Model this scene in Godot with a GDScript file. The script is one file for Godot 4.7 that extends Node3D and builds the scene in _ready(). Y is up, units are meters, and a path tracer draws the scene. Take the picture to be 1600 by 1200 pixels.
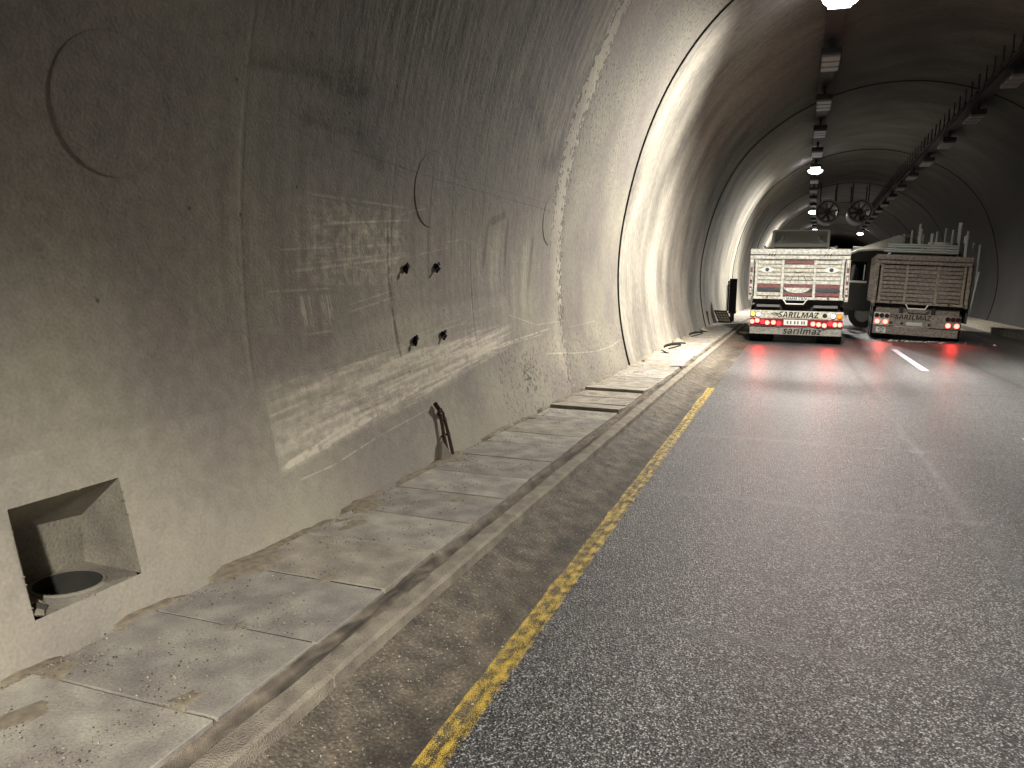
extends Node3D
# Road tunnel. Plan coordinates: x right, y up, z along the tunnel away from the viewer; W() bends them into the world.
const KX := 0.00056
const KY := 0.00011
const CX := 2.56
const CY := 1.8
const PHI0 := -18.0
const PHI1 := 60.0
const WZ0 := 0.93
const WLEN := 12.0
const LAMP_Y := 6.33
const LAMP_ENERGY := 160.0
const LAMP_TILT := 0.06
var rng := RandomNumberGenerator.new()
var names := {}
var M := {}
var T := {}

func _ready():
	rng.seed = 4711
	# ---- camera, sky, exposure
	var cam := Camera3D.new()
	cam.name = "camera"
	var rt := Vector3(0.94242762, 0.01691285, -0.33398224)
	var up := Vector3(-0.06074778, 0.99076197, -0.12124529)
	var fw := Vector3(-0.3288463, -0.13455359, -0.93474887)
	cam.transform = Transform3D(Basis(rt, up, -fw).orthonormalized(), Vector3(0, 1.609, 0))
	cam.fov = 53.16
	cam.near = 0.05
	cam.far = 1200.0
	add_child(cam)
	cam.current = true
	var env := Environment.new()
	env.background_mode = Environment.BG_SKY
	var sky := Sky.new()
	var sm := ProceduralSkyMaterial.new()
	sm.sky_top_color = Color(0.05, 0.06, 0.09)
	sm.sky_horizon_color = Color(0.10, 0.10, 0.12)
	sm.ground_bottom_color = Color(0.03, 0.03, 0.03)
	sm.ground_horizon_color = Color(0.06, 0.06, 0.06)
	sky.sky_material = sm
	env.sky = sky
	env.background_energy_multiplier = 0.05
	env.tonemap_mode = Environment.TONE_MAPPER_LINEAR
	env.tonemap_exposure = 1.0
	env.sdfgi_enabled = true
	env.ssao_enabled = true
	env.ssil_enabled = true
	var we := WorldEnvironment.new()
	we.name = "world_environment"
	we.environment = env
	add_child(we)
	textures()
	materials()
	tunnel()
	road()
	walkway()
	scatter_grit()
	lamps()
	jet_fans()
	trucks()
	small_things()

# ------------------------------------------------------------------ helpers
func W(x: float, y: float, z: float) -> Vector3:
	return Vector3(x + KX * z * z * 0.5, y + KY * z * z * 0.5, -z)

func heading(z: float, yaw := 0.0, roll := 0.0) -> Basis:
	return Basis(Vector3.UP, -KX * z - yaw) * Basis(Vector3.RIGHT, KY * z) * Basis(Vector3.BACK, -roll)

func numbered(n: String) -> String:
	if not names.has(n):
		names[n] = 0
		return n
	names[n] += 1
	return "%s_%03d" % [n, names[n]]

func tag(o: Node, label: String, category: String, group := "") -> void:
	o.set_meta("label", label)
	o.set_meta("category", category)
	if group != "":
		o.set_meta("group", group)

func thing(n: String, label: String, category: String, at: Vector3, basis := Basis.IDENTITY, group := "") -> Node3D:
	var o := Node3D.new()
	o.name = numbered(n)
	o.transform = Transform3D(basis, at)
	add_child(o, true)
	tag(o, label, category, group)
	return o

func ST() -> SurfaceTool:
	var st := SurfaceTool.new()
	st.begin(Mesh.PRIMITIVE_TRIANGLES)
	st.set_smooth_group(-1)
	return st

func commit(st: SurfaceTool) -> ArrayMesh:
	st.generate_normals()
	return st.commit()

func put(n: String, mesh: Mesh, mat: Material, parent: Node = null) -> MeshInstance3D:
	var o := MeshInstance3D.new()
	o.mesh = mesh
	o.material_override = mat
	if parent == null:
		o.name = numbered(n)
		add_child(o, true)
	else:
		var k := 0
		var nm := n
		while parent.has_node(nm):
			k += 1
			nm = "%s_%03d" % [n, k]
		o.name = nm
		parent.add_child(o, true)
	return o

func obj(n: String, st: SurfaceTool, mat: Material, parent: Node = null) -> MeshInstance3D:
	return put(n, commit(st), mat, parent)

func structure(n: String, st: SurfaceTool, mat: Material) -> MeshInstance3D:
	var o := obj(n, st, mat)
	o.set_meta("kind", "structure")
	return o

func tri(st: SurfaceTool, a: Vector3, b: Vector3, c: Vector3, out: Vector3) -> void:
	if (c - a).cross(b - a).dot(out) < 0.0:
		var t := b
		b = c
		c = t
	st.add_vertex(a)
	st.add_vertex(b)
	st.add_vertex(c)

func quad(st: SurfaceTool, a: Vector3, b: Vector3, c: Vector3, d: Vector3, out: Vector3) -> void:
	tri(st, a, b, c, out)
	tri(st, a, c, d, out)

# chamfered box about centre c, size s, turned by bs
func cbox(st: SurfaceTool, c: Vector3, s: Vector3, bev := 0.0, bs := Basis.IDENTITY) -> void:
	var h := s * 0.5
	bev = minf(bev, 0.45 * minf(s.x, minf(s.y, s.z)))
	for ax in 3:
		var i := (ax + 1) % 3
		var j := (ax + 2) % 3
		for sg in [-1.0, 1.0]:
			var p := []
			for k in [[-1.0, -1.0], [1.0, -1.0], [1.0, 1.0], [-1.0, 1.0]]:
				var v := Vector3.ZERO
				v[ax] = sg * h[ax]
				v[i] = k[0] * (h[i] - bev)
				v[j] = k[1] * (h[j] - bev)
				p.append(c + bs * v)
			var o := Vector3.ZERO
			o[ax] = sg
			quad(st, p[0], p[1], p[2], p[3], bs * o)
	if bev <= 0.0:
		return
	for k in 3:
		var i := (k + 1) % 3
		var j := (k + 2) % 3
		for si in [-1.0, 1.0]:
			for sj in [-1.0, 1.0]:
				var q := []
				for e in [[0, -1.0], [0, 1.0], [1, 1.0], [1, -1.0]]:
					var v := Vector3.ZERO
					v[i] = si * (h[i] - (bev if e[0] == 1 else 0.0))
					v[j] = sj * (h[j] - (bev if e[0] == 0 else 0.0))
					v[k] = e[1] * (h[k] - bev)
					q.append(c + bs * v)
				var o := Vector3.ZERO
				o[i] = si
				o[j] = sj
				quad(st, q[0], q[1], q[2], q[3], bs * o)
	for sx in [-1.0, 1.0]:
		for sy in [-1.0, 1.0]:
			for sz in [-1.0, 1.0]:
				var sv := Vector3(sx, sy, sz)
				var q := []
				for ax in 3:
					var v := Vector3.ZERO
					for e in 3:
						v[e] = sv[e] * (h[e] - (0.0 if e == ax else bev))
					q.append(c + bs * v)
				tri(st, q[0], q[1], q[2], bs * sv)

# box from ranges, z forward
func B(st: SurfaceTool, x0: float, x1: float, y0: float, y1: float, z0: float, z1: float, bev := 0.0) -> void:
	cbox(st, Vector3((x0 + x1) * 0.5, (y0 + y1) * 0.5, -(z0 + z1) * 0.5), Vector3(absf(x1 - x0), absf(y1 - y0), absf(z1 - z0)), bev)

func V(x: float, y: float, z: float) -> Vector3:
	return Vector3(x, y, -z)

func frame_of(d: Vector3) -> Array:
	var a := d.cross(Vector3.UP if absf(d.normalized().y) < 0.9 else Vector3.RIGHT).normalized()
	return [a, a.cross(d).normalized()]

func tube(st: SurfaceTool, pts: Array, r: float, sides := 8, caps := true, r_end := -1.0) -> void:
	st.set_smooth_group(1)
	var rings := []
	var n := pts.size()
	var f: Array = []
	for i in n:
		var d: Vector3 = (pts[mini(i + 1, n - 1)] - pts[maxi(i - 1, 0)]).normalized()
		if i == 0:
			f = frame_of(d)
		else:
			var a2: Vector3 = (f[0] - d * d.dot(f[0])).normalized()
			f = [a2, a2.cross(d).normalized()]
		var rad := r if r_end < 0.0 else lerpf(r, r_end, float(i) / (n - 1))
		var ring := []
		for k in sides:
			var t := TAU * k / sides
			ring.append(pts[i] + (f[0] * cos(t) + f[1] * sin(t)) * rad)
		rings.append(ring)
	for i in n - 1:
		for k in sides:
			var k2 := (k + 1) % sides
			var o: Vector3 = rings[i][k] + rings[i][k2] - pts[i] * 2.0
			quad(st, rings[i][k], rings[i][k2], rings[i + 1][k2], rings[i + 1][k], o)
	st.set_smooth_group(-1)
	if caps:
		for e in [0, n - 1]:
			var o: Vector3 = (pts[0] - pts[1]) if e == 0 else (pts[n - 1] - pts[n - 2])
			for k in sides:
				tri(st, pts[e], rings[e][k], rings[e][(k + 1) % sides], o)

func cyl(st: SurfaceTool, a: Vector3, b: Vector3, r: float, sides := 16, r2 := -1.0) -> void:
	tube(st, [a, b], r, sides, true, r2)

# ring solid between radii along an axis, open both ends
func pipe_shell(st: SurfaceTool, a: Vector3, b: Vector3, ro: float, ri: float, sides := 24) -> void:
	var d := (b - a).normalized()
	var f := frame_of(d)
	for k in sides:
		var t0 := TAU * k / sides
		var t1 := TAU * (k + 1) / sides
		var u0: Vector3 = f[0] * cos(t0) + f[1] * sin(t0)
		var u1: Vector3 = f[0] * cos(t1) + f[1] * sin(t1)
		st.set_smooth_group(1)
		quad(st, a + u0 * ro, a + u1 * ro, b + u1 * ro, b + u0 * ro, u0 + u1)
		st.set_smooth_group(2)
		quad(st, a + u0 * ri, a + u1 * ri, b + u1 * ri, b + u0 * ri, -u0 - u1)
		st.set_smooth_group(-1)
		quad(st, a + u0 * ri, a + u1 * ri, a + u1 * ro, a + u0 * ro, -d)
		quad(st, b + u0 * ri, b + u1 * ri, b + u1 * ro, b + u0 * ro, d)

# polygon (x,y points) pushed from z0 to z1 (z forward); convex or star shaped about its mean
func slab_poly(st: SurfaceTool, pts: Array, z0: float, z1: float) -> void:
	var c := Vector2.ZERO
	for q in pts:
		c += q
	c /= pts.size()
	for k in pts.size():
		var p: Vector2 = pts[k]
		var q: Vector2 = pts[(k + 1) % pts.size()]
		tri(st, V(c.x, c.y, z0), V(p.x, p.y, z0), V(q.x, q.y, z0), Vector3(0, 0, 1))
		tri(st, V(c.x, c.y, z1), V(p.x, p.y, z1), V(q.x, q.y, z1), Vector3(0, 0, -1))
		var m := (p + q) * 0.5 - c
		quad(st, V(p.x, p.y, z0), V(q.x, q.y, z0), V(q.x, q.y, z1), V(p.x, p.y, z1), Vector3(m.x, m.y, 0))

func noise(sd: int, freq: float, oct := 4, type := FastNoiseLite.TYPE_SIMPLEX_SMOOTH) -> FastNoiseLite:
	var n := FastNoiseLite.new()
	n.seed = sd
	n.noise_type = type
	n.frequency = freq
	n.fractal_type = FastNoiseLite.FRACTAL_FBM if oct > 1 else FastNoiseLite.FRACTAL_NONE
	n.fractal_octaves = oct
	return n

func bytes_of(n: FastNoiseLite, w: int, h: int, seamless := true) -> PackedByteArray:
	var im: Image = n.get_seamless_image(w, h) if seamless else n.get_image(w, h)
	im.convert(Image.FORMAT_L8)
	return im.get_data()

func stretched(n: FastNoiseLite, w0: int, h0: int, w: int, h: int, seamless := true) -> PackedByteArray:
	var im: Image = n.get_seamless_image(w0, h0) if seamless else n.get_image(w0, h0)
	im.convert(Image.FORMAT_L8)
	im.resize(w, h, Image.INTERPOLATE_CUBIC)
	return im.get_data()

func tex(data: PackedByteArray, w: int, h: int, fmt: int) -> ImageTexture:
	return ImageTexture.create_from_image(Image.create_from_data(w, h, false, fmt, data))

# ------------------------------------------------------------------ textures
func textures() -> void:
	# plain concrete, tiling
	var s := 1024
	var a := bytes_of(noise(11, 0.006, 5), s, s)
	var b := bytes_of(noise(12, 0.11, 4), s, s)
	var c := bytes_of(noise(13, 0.03, 3, FastNoiseLite.TYPE_CELLULAR), s, s)
	var rgb := PackedByteArray()
	rgb.resize(s * s * 3)
	var hh := PackedByteArray()
	hh.resize(s * s)
	for i in s * s:
		var v := 150.0 + (a[i] - 128) * 0.20 + (b[i] - 128) * 0.13
		if b[i] < 46:
			v -= (46 - b[i]) * 1.6
		hh[i] = clampi(128 + int((b[i] - 128) * 0.7 + (c[i] - 128) * 0.25), 0, 255)
		rgb[i * 3] = clampi(int(v), 0, 255)
		rgb[i * 3 + 1] = clampi(int(v * 0.955 + (a[i] - 128) * 0.02), 0, 255)
		rgb[i * 3 + 2] = clampi(int(v * 0.885), 0, 255)
	T.con = tex(rgb, s, s, Image.FORMAT_RGB8)
	T.con_h = tex(hh, s, s, Image.FORMAT_L8)
	# asphalt: stones in dark binder
	var cn := noise(21, 0.36, 1, FastNoiseLite.TYPE_CELLULAR)
	cn.cellular_return_type = FastNoiseLite.RETURN_CELL_VALUE
	cn.cellular_jitter = 1.0
	var cv := bytes_of(cn, s, s)
	cn.cellular_return_type = FastNoiseLite.RETURN_DISTANCE
	var cd := bytes_of(cn, s, s)
	var lo := bytes_of(noise(24, 0.012, 4), s, s)
	for i in s * s:
		var stone := cv[i]
		var v := 58.0 + stone * 0.20 + (lo[i] - 128) * 0.10
		if stone > 150:
			v += (stone - 150) * 1.4
		v *= 1.0 - cd[i] * 0.0021
		hh[i] = clampi(int((255 - cd[i]) * 0.55 + stone * 0.4), 0, 255)
		rgb[i * 3] = clampi(int(v), 0, 255)
		rgb[i * 3 + 1] = clampi(int(v * 0.99), 0, 255)
		rgb[i * 3 + 2] = clampi(int(v * 0.985), 0, 255)
	T.asp = tex(rgb, s, s, Image.FORMAT_RGB8)
	T.asp_h = tex(hh, s, s, Image.FORMAT_L8)
	# dust and grit
	for i in s * s:
		var g := b[(i * 7 + 3) % (s * s)] if false else cv[i]
		var v := 84.0 + (lo[i] - 128) * 0.28 + (b[i] - 128) * 0.22 + (g - 128) * 0.05
		if g > 240:
			v += (g - 240) * 5.0
		hh[i] = clampi(int(b[i] * 0.6 + g * 0.3), 0, 255)
		rgb[i * 3] = clampi(int(v * 1.05), 0, 255)
		rgb[i * 3 + 1] = clampi(int(v * 0.96), 0, 255)
		rgb[i * 3 + 2] = clampi(int(v * 0.83), 0, 255)
	T.grit = tex(rgb, s, s, Image.FORMAT_RGB8)
	T.grit_h = tex(hh, s, s, Image.FORMAT_L8)
	# weathered boards: grain along x
	var wg := stretched(noise(31, 0.09, 4), 32, 512, 512, 512)
	var wb := bytes_of(noise(32, 0.02, 4), 512, 512)
	var wrgb := PackedByteArray()
	wrgb.resize(512 * 512 * 3)
	for i in 512 * 512:
		var v := 128.0 + (wg[i] - 128) * 0.22 + (wb[i] - 128) * 0.34
		for k in 3:
			wrgb[i * 3 + k] = clampi(int(v + 78.0), 0, 255)
	T.grain = tex(wrgb, 512, 512, Image.FORMAT_RGB8)
	# worn paint lines: one wide texture per line
	T.yellow = worn_line(96, 2048, true)
	T.white = worn_line(64, 512, false)
	paint_near_wall()
	paint_ring()

func worn_line(w: int, h: int, two: bool) -> ImageTexture:
	var n := bytes_of(noise(41, 0.30, 3), w, h)
	var m := bytes_of(noise(43, 0.018, 3), w, h)
	var d := PackedByteArray()
	d.resize(w * h * 4)
	for y in h:
		for x in w:
			var i := y * w + x
			var u := float(x) / w
			var cover := 0.0
			if two:
				cover = maxf(1.25 - absf(u - 0.24) / 0.13, 1.3 - absf(u - 0.70) / 0.16)
				cover = maxf(minf(cover, 0.95), 0.66)
				cover -= 0.35 * maxf(0.0, absf(u - 0.5) * 2.0 - 0.86) / 0.14 * 3.0
			else:
				cover = 1.6 - maxf(0.0, absf(u - 0.5) * 2.0 - 0.8) * 5.0
			cover += (m[i] - 128) / 170.0
			var on := n[i] / 255.0 < 0.235 + cover * 0.31
			var v := 0.75 + n[i] / 700.0
			if two:
				d[i * 4] = int(214 * v)
				d[i * 4 + 1] = int(180 * v)
				d[i * 4 + 2] = int(68 * v)
			else:
				d[i * 4] = int(238 * v)
				d[i * 4 + 1] = int(214 * v)
				d[i * 4 + 2] = int(230 * v)
			d[i * 4 + 3] = 255 if on else 0
	return tex(d, w, h, Image.FORMAT_RGBA8)

# the side wall's own stains, scrapes and rubbings, at their places on it, with some shade put into the colour
var PW := 2048
var PH := 1280
var PL := PackedFloat32Array()
var PN := PackedByteArray()

func px(z: float) -> float:
	return (z - WZ0) / WLEN * PW

func py(y: float) -> float:
	return (PHI1 - rad_to_deg(asin((y - CY) / 5.3))) / (PHI1 - PHI0) * PH

func stroke(z0: float, y0: float, z1: float, y1: float, wide: float, amt: float, rag := 0.5) -> void:
	var a := Vector2(px(z0), py(y0))
	var b := Vector2(px(z1), py(y1))
	var r := maxf(wide * PW / WLEN, 0.8)
	var ab := b - a
	var l2 := maxf(ab.length_squared(), 0.01)
	var off := rng.randi() % 400000
	for yy in range(maxi(0, int(minf(a.y, b.y) - r)), mini(PH - 1, int(maxf(a.y, b.y) + r)) + 1):
		var xa := minf(a.x, b.x) - r
		var xb := maxf(a.x, b.x) + r
		if absf(ab.y) > 4.0:   # only the stretch near the line
			var xm := a.x + ab.x * (yy - a.y) / ab.y
			var sl := absf(ab.x / ab.y) + r * 1.6 * ab.length() / absf(ab.y)
			xa = maxf(xa, xm - sl)
			xb = minf(xb, xm + sl)
		for xx in range(maxi(0, int(xa)), mini(PW - 1, int(xb)) + 1):
			var p := Vector2(xx, yy)
			var t := clampf((p - a).dot(ab) / l2, 0.0, 1.0)
			var d := p.distance_to(a + ab * t)
			if d < r:
				var i := yy * PW + xx
				var f := 1.0 - d / r
				var nn := PN[(i + off) % (PW * PH)] / 255.0
				f *= clampf((nn - rag * 0.75) * 3.0 + 0.6 - rag * 0.3, 0.0, 1.2) * minf(1.0, minf(t, 1.0 - t) * 9.0 + 0.25)
				PL[i] += amt * minf(f * 1.6, 1.0)

func poly(points: Array, wide: float, amt: float, rag := 0.5) -> void:
	for k in points.size() - 1:
		stroke(points[k].x, points[k].y, points[k + 1].x, points[k + 1].y, wide, amt, rag)

func line_y(pts: Array, z: float) -> float:
	for k in pts.size() - 1:
		if z >= pts[k].x and z <= pts[k + 1].x:
			return lerpf(pts[k].y, pts[k + 1].y, (z - pts[k].x) / (pts[k + 1].x - pts[k].x))
	return -9.0

func paint_near_wall() -> void:
	var w := PW
	var h := PH
	var cloud := bytes_of(noise(51, 0.004, 5), w, h, false)
	PN = bytes_of(noise(52, 0.05, 4), w, h, false)
	var fine := bytes_of(noise(53, 0.30, 2), w, h, false)
	var streak := stretched(noise(54, 0.05, 4), 2048, 96, w, h, false)
	var brush := stretched(noise(55, 0.16, 3), 2048, 160, w, h, false)
	var pits := bytes_of(noise(56, 0.075, 3), w, h, false)
	PL.resize(w * h)
	var rise := [Vector2(3.0, 1.12), Vector2(3.55, 1.05), Vector2(4.08, 1.20), Vector2(4.64, 1.32), Vector2(5.11, 1.39), Vector2(7.5, 1.5)]
	for yy in h:
		var phi := deg_to_rad(PHI1 - (PHI1 - PHI0) * yy / h)
		var y := CY + 5.3 * sin(phi)
		for xx in w:
			var i := yy * w + xx
			var z := WZ0 + WLEN * xx / w
			var cl := (cloud[i] - 128) / 128.0
			var v := 0.585 + cl * 0.07 + (PN[i] - 128) * 0.00028 + (fine[i] - 128) * 0.00032
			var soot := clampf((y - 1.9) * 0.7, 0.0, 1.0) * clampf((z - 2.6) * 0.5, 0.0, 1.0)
			var edge := 9.02 + (PN[i] - 128) * 0.0016 + cl * 0.10 + maxf(0.0, y - 3.2) * 0.10
			if z < edge:
				v -= soot * (0.035 + (streak[i] - 118) * 0.0014 + maxf(0.0, (brush[i] - 115) * 0.0013))
				v -= soot * clampf((PN[i] + cl * 55.0 - 168) / 60.0, 0.0, 1.0) * 0.10
				if soot > 0.0 and pits[i] > 176 and cl > -0.05:
					v -= 0.05 * soot
				v += (streak[i] - 128) * 0.0005 * clampf(y - 0.9, 0.0, 1.0) * clampf(z - 2.5, 0.0, 1.0)
				if z > edge - 0.07 and y > 1.7:
					v -= 0.19 * clampf((PN[i] - 98) / 40.0, 0.0, 1.0) * clampf((y - 1.6), 0.2, 1.0)
			elif z < edge + 0.36:
				v += 0.045 + cl * 0.06
			else:
				v -= 0.08  # far stretch coloured darker to offset the strong lamp light on it
				if y > 2.4 and pits[i] > 158:
					v -= clampf((pits[i] - 158) / 26.0, 0.0, 1.0) * 0.13 * clampf(y - 2.4, 0.0, 1.0) * clampf(0.6 + cl * 2.0, 0.0, 1.0)
			if absf(z - edge - 0.40 + (y - 2.5) * 0.03) < 0.014 + PN[i] * 0.0001 and y > 1.1:
				v -= 0.20
			var ry := line_y(rise, z)
			v -= 0.10 * smoothstep(1.2, 2.7, y + cl * 0.3) * clampf((9.4 - z) * 0.8, 0.0, 1.0)  # shade of the upper wall painted in, deeper with height
			if y < ry and y > 0.93 and z > 3.2:
				v += clampf((ry - y) * 14.0, 0.0, 1.0) * 0.05 * clampf((z - 3.2) * 3.0, 0.0, 1.0)
			if z > 3.49 and z < 7.4:   # broad pale rubbing
				var lowl := 0.50 + 0.105 * (z - 3.5)
				var hil := 1.0 + 0.06 * (z - 3.5)
				if y > lowl and y < hil:
					v += 0.055 * clampf((y - lowl) * 12.0, 0.0, 1.0) * clampf((hil - y) * 9.0, 0.0, 1.0) * clampf((7.4 - z) * 1.2, 0.0, 1.0) * (0.6 + 0.5 * clampf((PN[i] - 90) / 80.0, 0.0, 1.0))
				if y > 1.55 and y < 2.08 and z > 3.85 and z < 5.25:
					v += 0.075 * clampf((PN[(i + 91111) % (w * h)] - 100) / 60.0, 0.0, 1.0) * clampf((z - 3.85) * 4.0, 0.0, 1.0)
			if z > 3.0 and z < 7.5 and y > 1.5:   # darker grimy field round the rubbed patch
				v -= 0.035 * clampf((y - 1.5) * 1.5, 0.0, 1.0) * clampf((z - 3.0) * 1.0, 0.0, 1.0) * clampf((cl + 0.3) * 2.0, 0.0, 1.0)
			if y < 0.93:
				v += 0.02
				if z > 7.0 and pits[i] > 160:
					v -= clampf((pits[i] - 160) / 30.0, 0.0, 1.0) * 0.12
				if y < 0.42:
					v -= 0.05 * clampf((PN[i] - 100) / 90.0, 0.0, 1.0) * (0.42 - y) / 0.2
			PL[i] = v
	# formwork panel seams
	for sz in [3.39, 5.02, 6.53, 8.12]:
		poly([Vector2(sz, 4.6), Vector2(sz + 0.01, 2.6), Vector2(sz, 1.0)], 0.016, 0.05, 0.35)
		poly([Vector2(sz + 0.03, 4.6), Vector2(sz + 0.04, 2.6), Vector2(sz + 0.03, 1.0)], 0.012, -0.06, 0.45)
	poly([Vector2(5.0, 2.0), Vector2(5.03, 1.4), Vector2(5.10, 1.02)], 0.026, -0.20, 0.55)
	poly([Vector2(6.53, 2.4), Vector2(6.55, 1.6), Vector2(6.60, 0.95)], 0.008, -0.2, 0.2)
	poly([Vector2(6.60, 2.3), Vector2(6.62, 1.4)], 0.006, -0.12, 0.3)
	poly([Vector2(6.05, 2.9), Vector2(6.10, 2.3), Vector2(6.12, 1.7)], 0.022, -0.08, 0.4)
	# lift line at the upper panels
	poly([Vector2(4.4, 2.42), Vector2(5.9, 2.40), Vector2(7.4, 2.41), Vector2(8.95, 2.42)], 0.009, -0.08, 0.5)
	poly([Vector2(5.2, 2.46), Vector2(7.1, 2.47), Vector2(8.9, 2.50)], 0.007, -0.05, 0.5)
	for q in [[2.59, 2.305], [5.68, 2.305], [8.93, 2.315]]:
		for k in 24:
			var t0 := TAU * k / 24.0
			var t1 := TAU * (k + 1) / 24.0
			stroke(q[0] + 0.296 * cos(t0), q[1] + 0.296 * sin(t0), q[0] + 0.296 * cos(t1), q[1] + 0.296 * sin(t1), 0.007, -0.025, 0.3)
	# soot smears
	for q in [[3.4, 2.72, 4.1, 2.82, 0.05], [4.0, 2.78, 4.6, 2.84, 0.09], [4.25, 2.74, 4.55, 2.80, 0.12], [3.9, 2.54, 4.6, 2.57, 0.06], [4.5, 2.56, 4.9, 2.40, 0.10], [8.5, 3.0, 8.95, 3.1, 0.16], [8.2, 2.9, 8.9, 2.95, 0.12], [8.8, 3.6, 9.0, 4.0, 0.10], [7.4, 3.4, 8.3, 3.1, 0.10], [2.2, 1.72, 2.25, 1.70, 0.02]]:
		stroke(q[0], q[1], q[2], q[3], q[4] * 1.5, -0.045, 0.4)
		stroke(q[0], q[1] - 0.03, q[2], q[3] - 0.04, q[4] * 0.6, -0.045, 0.55)
	# damp arches
	for q in [[6.85, 1.7, 6.95, 2.15, 0.05], [7.45, 1.75, 7.5, 2.2, 0.05], [8.2, 1.5, 8.35, 2.1, 0.06], [7.0, 2.15, 7.4, 2.25, 0.05]]:
		stroke(q[0], q[1], q[2], q[3], q[4], -0.10, 0.3)
	for q in [[7.1, 1.5, 7.25, 2.1, 0.16], [8.0, 1.3, 8.1, 2.0, 0.12], [7.7, 1.2, 7.72, 1.9, 0.06]]:
		stroke(q[0], q[1], q[2], q[3], q[4], 0.06, 0.3)
	# pale rubbed patch and scratch lines
	for k in 90:
		var z := rng.randf_range(3.95, 5.05)
		var y := rng.randf_range(1.62, 2.02)
		stroke(z, y, z + rng.randf_range(0.05, 0.4), y + rng.randf_range(-0.01, 0.04), rng.randf_range(0.004, 0.025), rng.randf_range(0.015, 0.06), 0.55)
	for k in 30:
		var z := rng.randf_range(3.9, 5.2)
		stroke(z, 1.98, z + rng.randf_range(-0.02, 0.02), rng.randf_range(1.55, 1.8), rng.randf_range(0.004, 0.012), 0.04, 0.5)
	for q in [[3.7, 1.755, 5.35, 1.865, 0.008], [3.75, 1.63, 5.35, 1.77, 0.012], [3.8, 1.67, 5.3, 1.80, 0.007], [5.35, 1.77, 6.06, 1.87, 0.007], [4.15, 1.93, 5.34, 2.045, 0.012], [4.3, 1.95, 5.2, 2.03, 0.008], [3.6, 1.52, 4.25, 1.535, 0.012], [3.9, 1.26, 4.25, 1.27, 0.01], [5.2, 2.08, 5.6, 2.16, 0.01], [4.0, 2.1, 5.3, 2.13, 0.012], [5.9, 1.9, 6.4, 1.96, 0.006], [4.4, 1.42, 5.1, 1.52, 0.008], [4.45, 1.38, 5.1, 1.47, 0.010]]:
		stroke(q[0], q[1], q[2], q[3], q[4], 0.10, 0.52)
	for k in 46:
		var z: float = [3.95, 4.17][k % 2] + rng.randf_range(-0.06, 0.06)
		stroke(z, 1.50, z + rng.randf_range(0.0, 0.05), rng.randf_range(1.24, 1.4), 0.008, 0.05, 0.5)
	# long rubbings low on the wall, rising along the way of the traffic
	for k in 520:
		var z := rng.randf_range(3.3, 6.9)
		var low := 0.50 + 0.11 * (z - 3.5)
		var y := rng.randf_range(low, 1.0 + 0.02 * (z - 3.5))
		var len := rng.randf_range(0.15, 1.0)
		var z2 := z + len
		var sl := rng.randf_range(0.05, 0.13)
		var z1 := maxf(z, 3.49)
		if z2 <= z1 + 0.05:
			continue
		stroke(z1, y + (z1 - z) * sl, z2, y + len * sl, rng.randf_range(0.003, 0.028), rng.randf_range(0.012, 0.055), rng.randf_range(0.35, 0.65))
	for k in 70:
		var z := rng.randf_range(4.2, 6.6)
		var y := rng.randf_range(0.95, 1.05 + 0.12 * (z - 4.2))
		stroke(z, y, z + rng.randf_range(0.2, 0.8), y + rng.randf_range(0.0, 0.07), rng.randf_range(0.004, 0.02), 0.04, 0.5)
	for q in [[3.5, 0.535, 4.5, 0.66, 0.022], [4.4, 0.64, 5.3, 0.76, 0.016], [5.2, 0.76, 6.6, 0.87, 0.012], [3.55, 0.56, 4.3, 0.67, 0.014], [6.4, 0.89, 7.3, 0.97, 0.014], [7.2, 0.96, 8.9, 1.03, 0.012], [6.7, 0.93, 8.6, 0.98, 0.008], [3.6, 0.45, 4.0, 0.46, 0.006], [4.0, 0.46, 4.6, 0.53, 0.006], [4.6, 0.53, 5.4, 0.59, 0.005], [8.6, 0.755, 9.6, 0.68, 0.010], [9.5, 0.68, 10.9, 0.59, 0.010], [10.9, 0.59, 12.0, 0.585, 0.010], [12.0, 0.585, 12.7, 0.64, 0.010], [7.5, 1.25, 8.4, 1.1, 0.007], [8.4, 1.1, 9.6, 1.1, 0.007], [9.7, 1.0, 11.2, 1.02, 0.006]]:
		stroke(q[0], q[1], q[2], q[3], q[4], 0.15, 0.48)
	# knocked, scabby spots
	for k in 150:
		var z := 7.7 + absf(rng.randfn(0.0, 0.28))
		var y := 0.58 + rng.randfn(0.0, 0.09)
		stroke(z, y, z + rng.randf_range(-0.05, 0.08), y + rng.randf_range(-0.05, 0.03), rng.randf_range(0.006, 0.02), -0.12, 0.5)
	for k in 260:
		var z := rng.randf_range(8.2, 12.6)
		var y := rng.randf_range(0.25, 0.95)
		stroke(z, y, z + rng.randf_range(-0.05, 0.06), y + rng.randf_range(-0.05, 0.01), rng.randf_range(0.004, 0.012), rng.randf_range(-0.14, 0.06), 0.5)
	for k in 60:
		var z := rng.randf_range(1.4, 12.0)
		var y := rng.randf_range(0.9, 4.5)
		stroke(z, y, z + 0.01, y - 0.01, rng.randf_range(0.006, 0.014), -0.22, 0.2)
	for k in 34:   # thin run marks down the upper wall
		var z := rng.randf_range(5.4, 9.0)
		var y := rng.randf_range(2.6, 4.8)
		stroke(z, y, z + rng.randf_range(-0.05, 0.1), y - rng.randf_range(0.4, 1.4), rng.randf_range(0.006, 0.03), rng.randf_range(-0.08, 0.05), 0.45)
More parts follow.
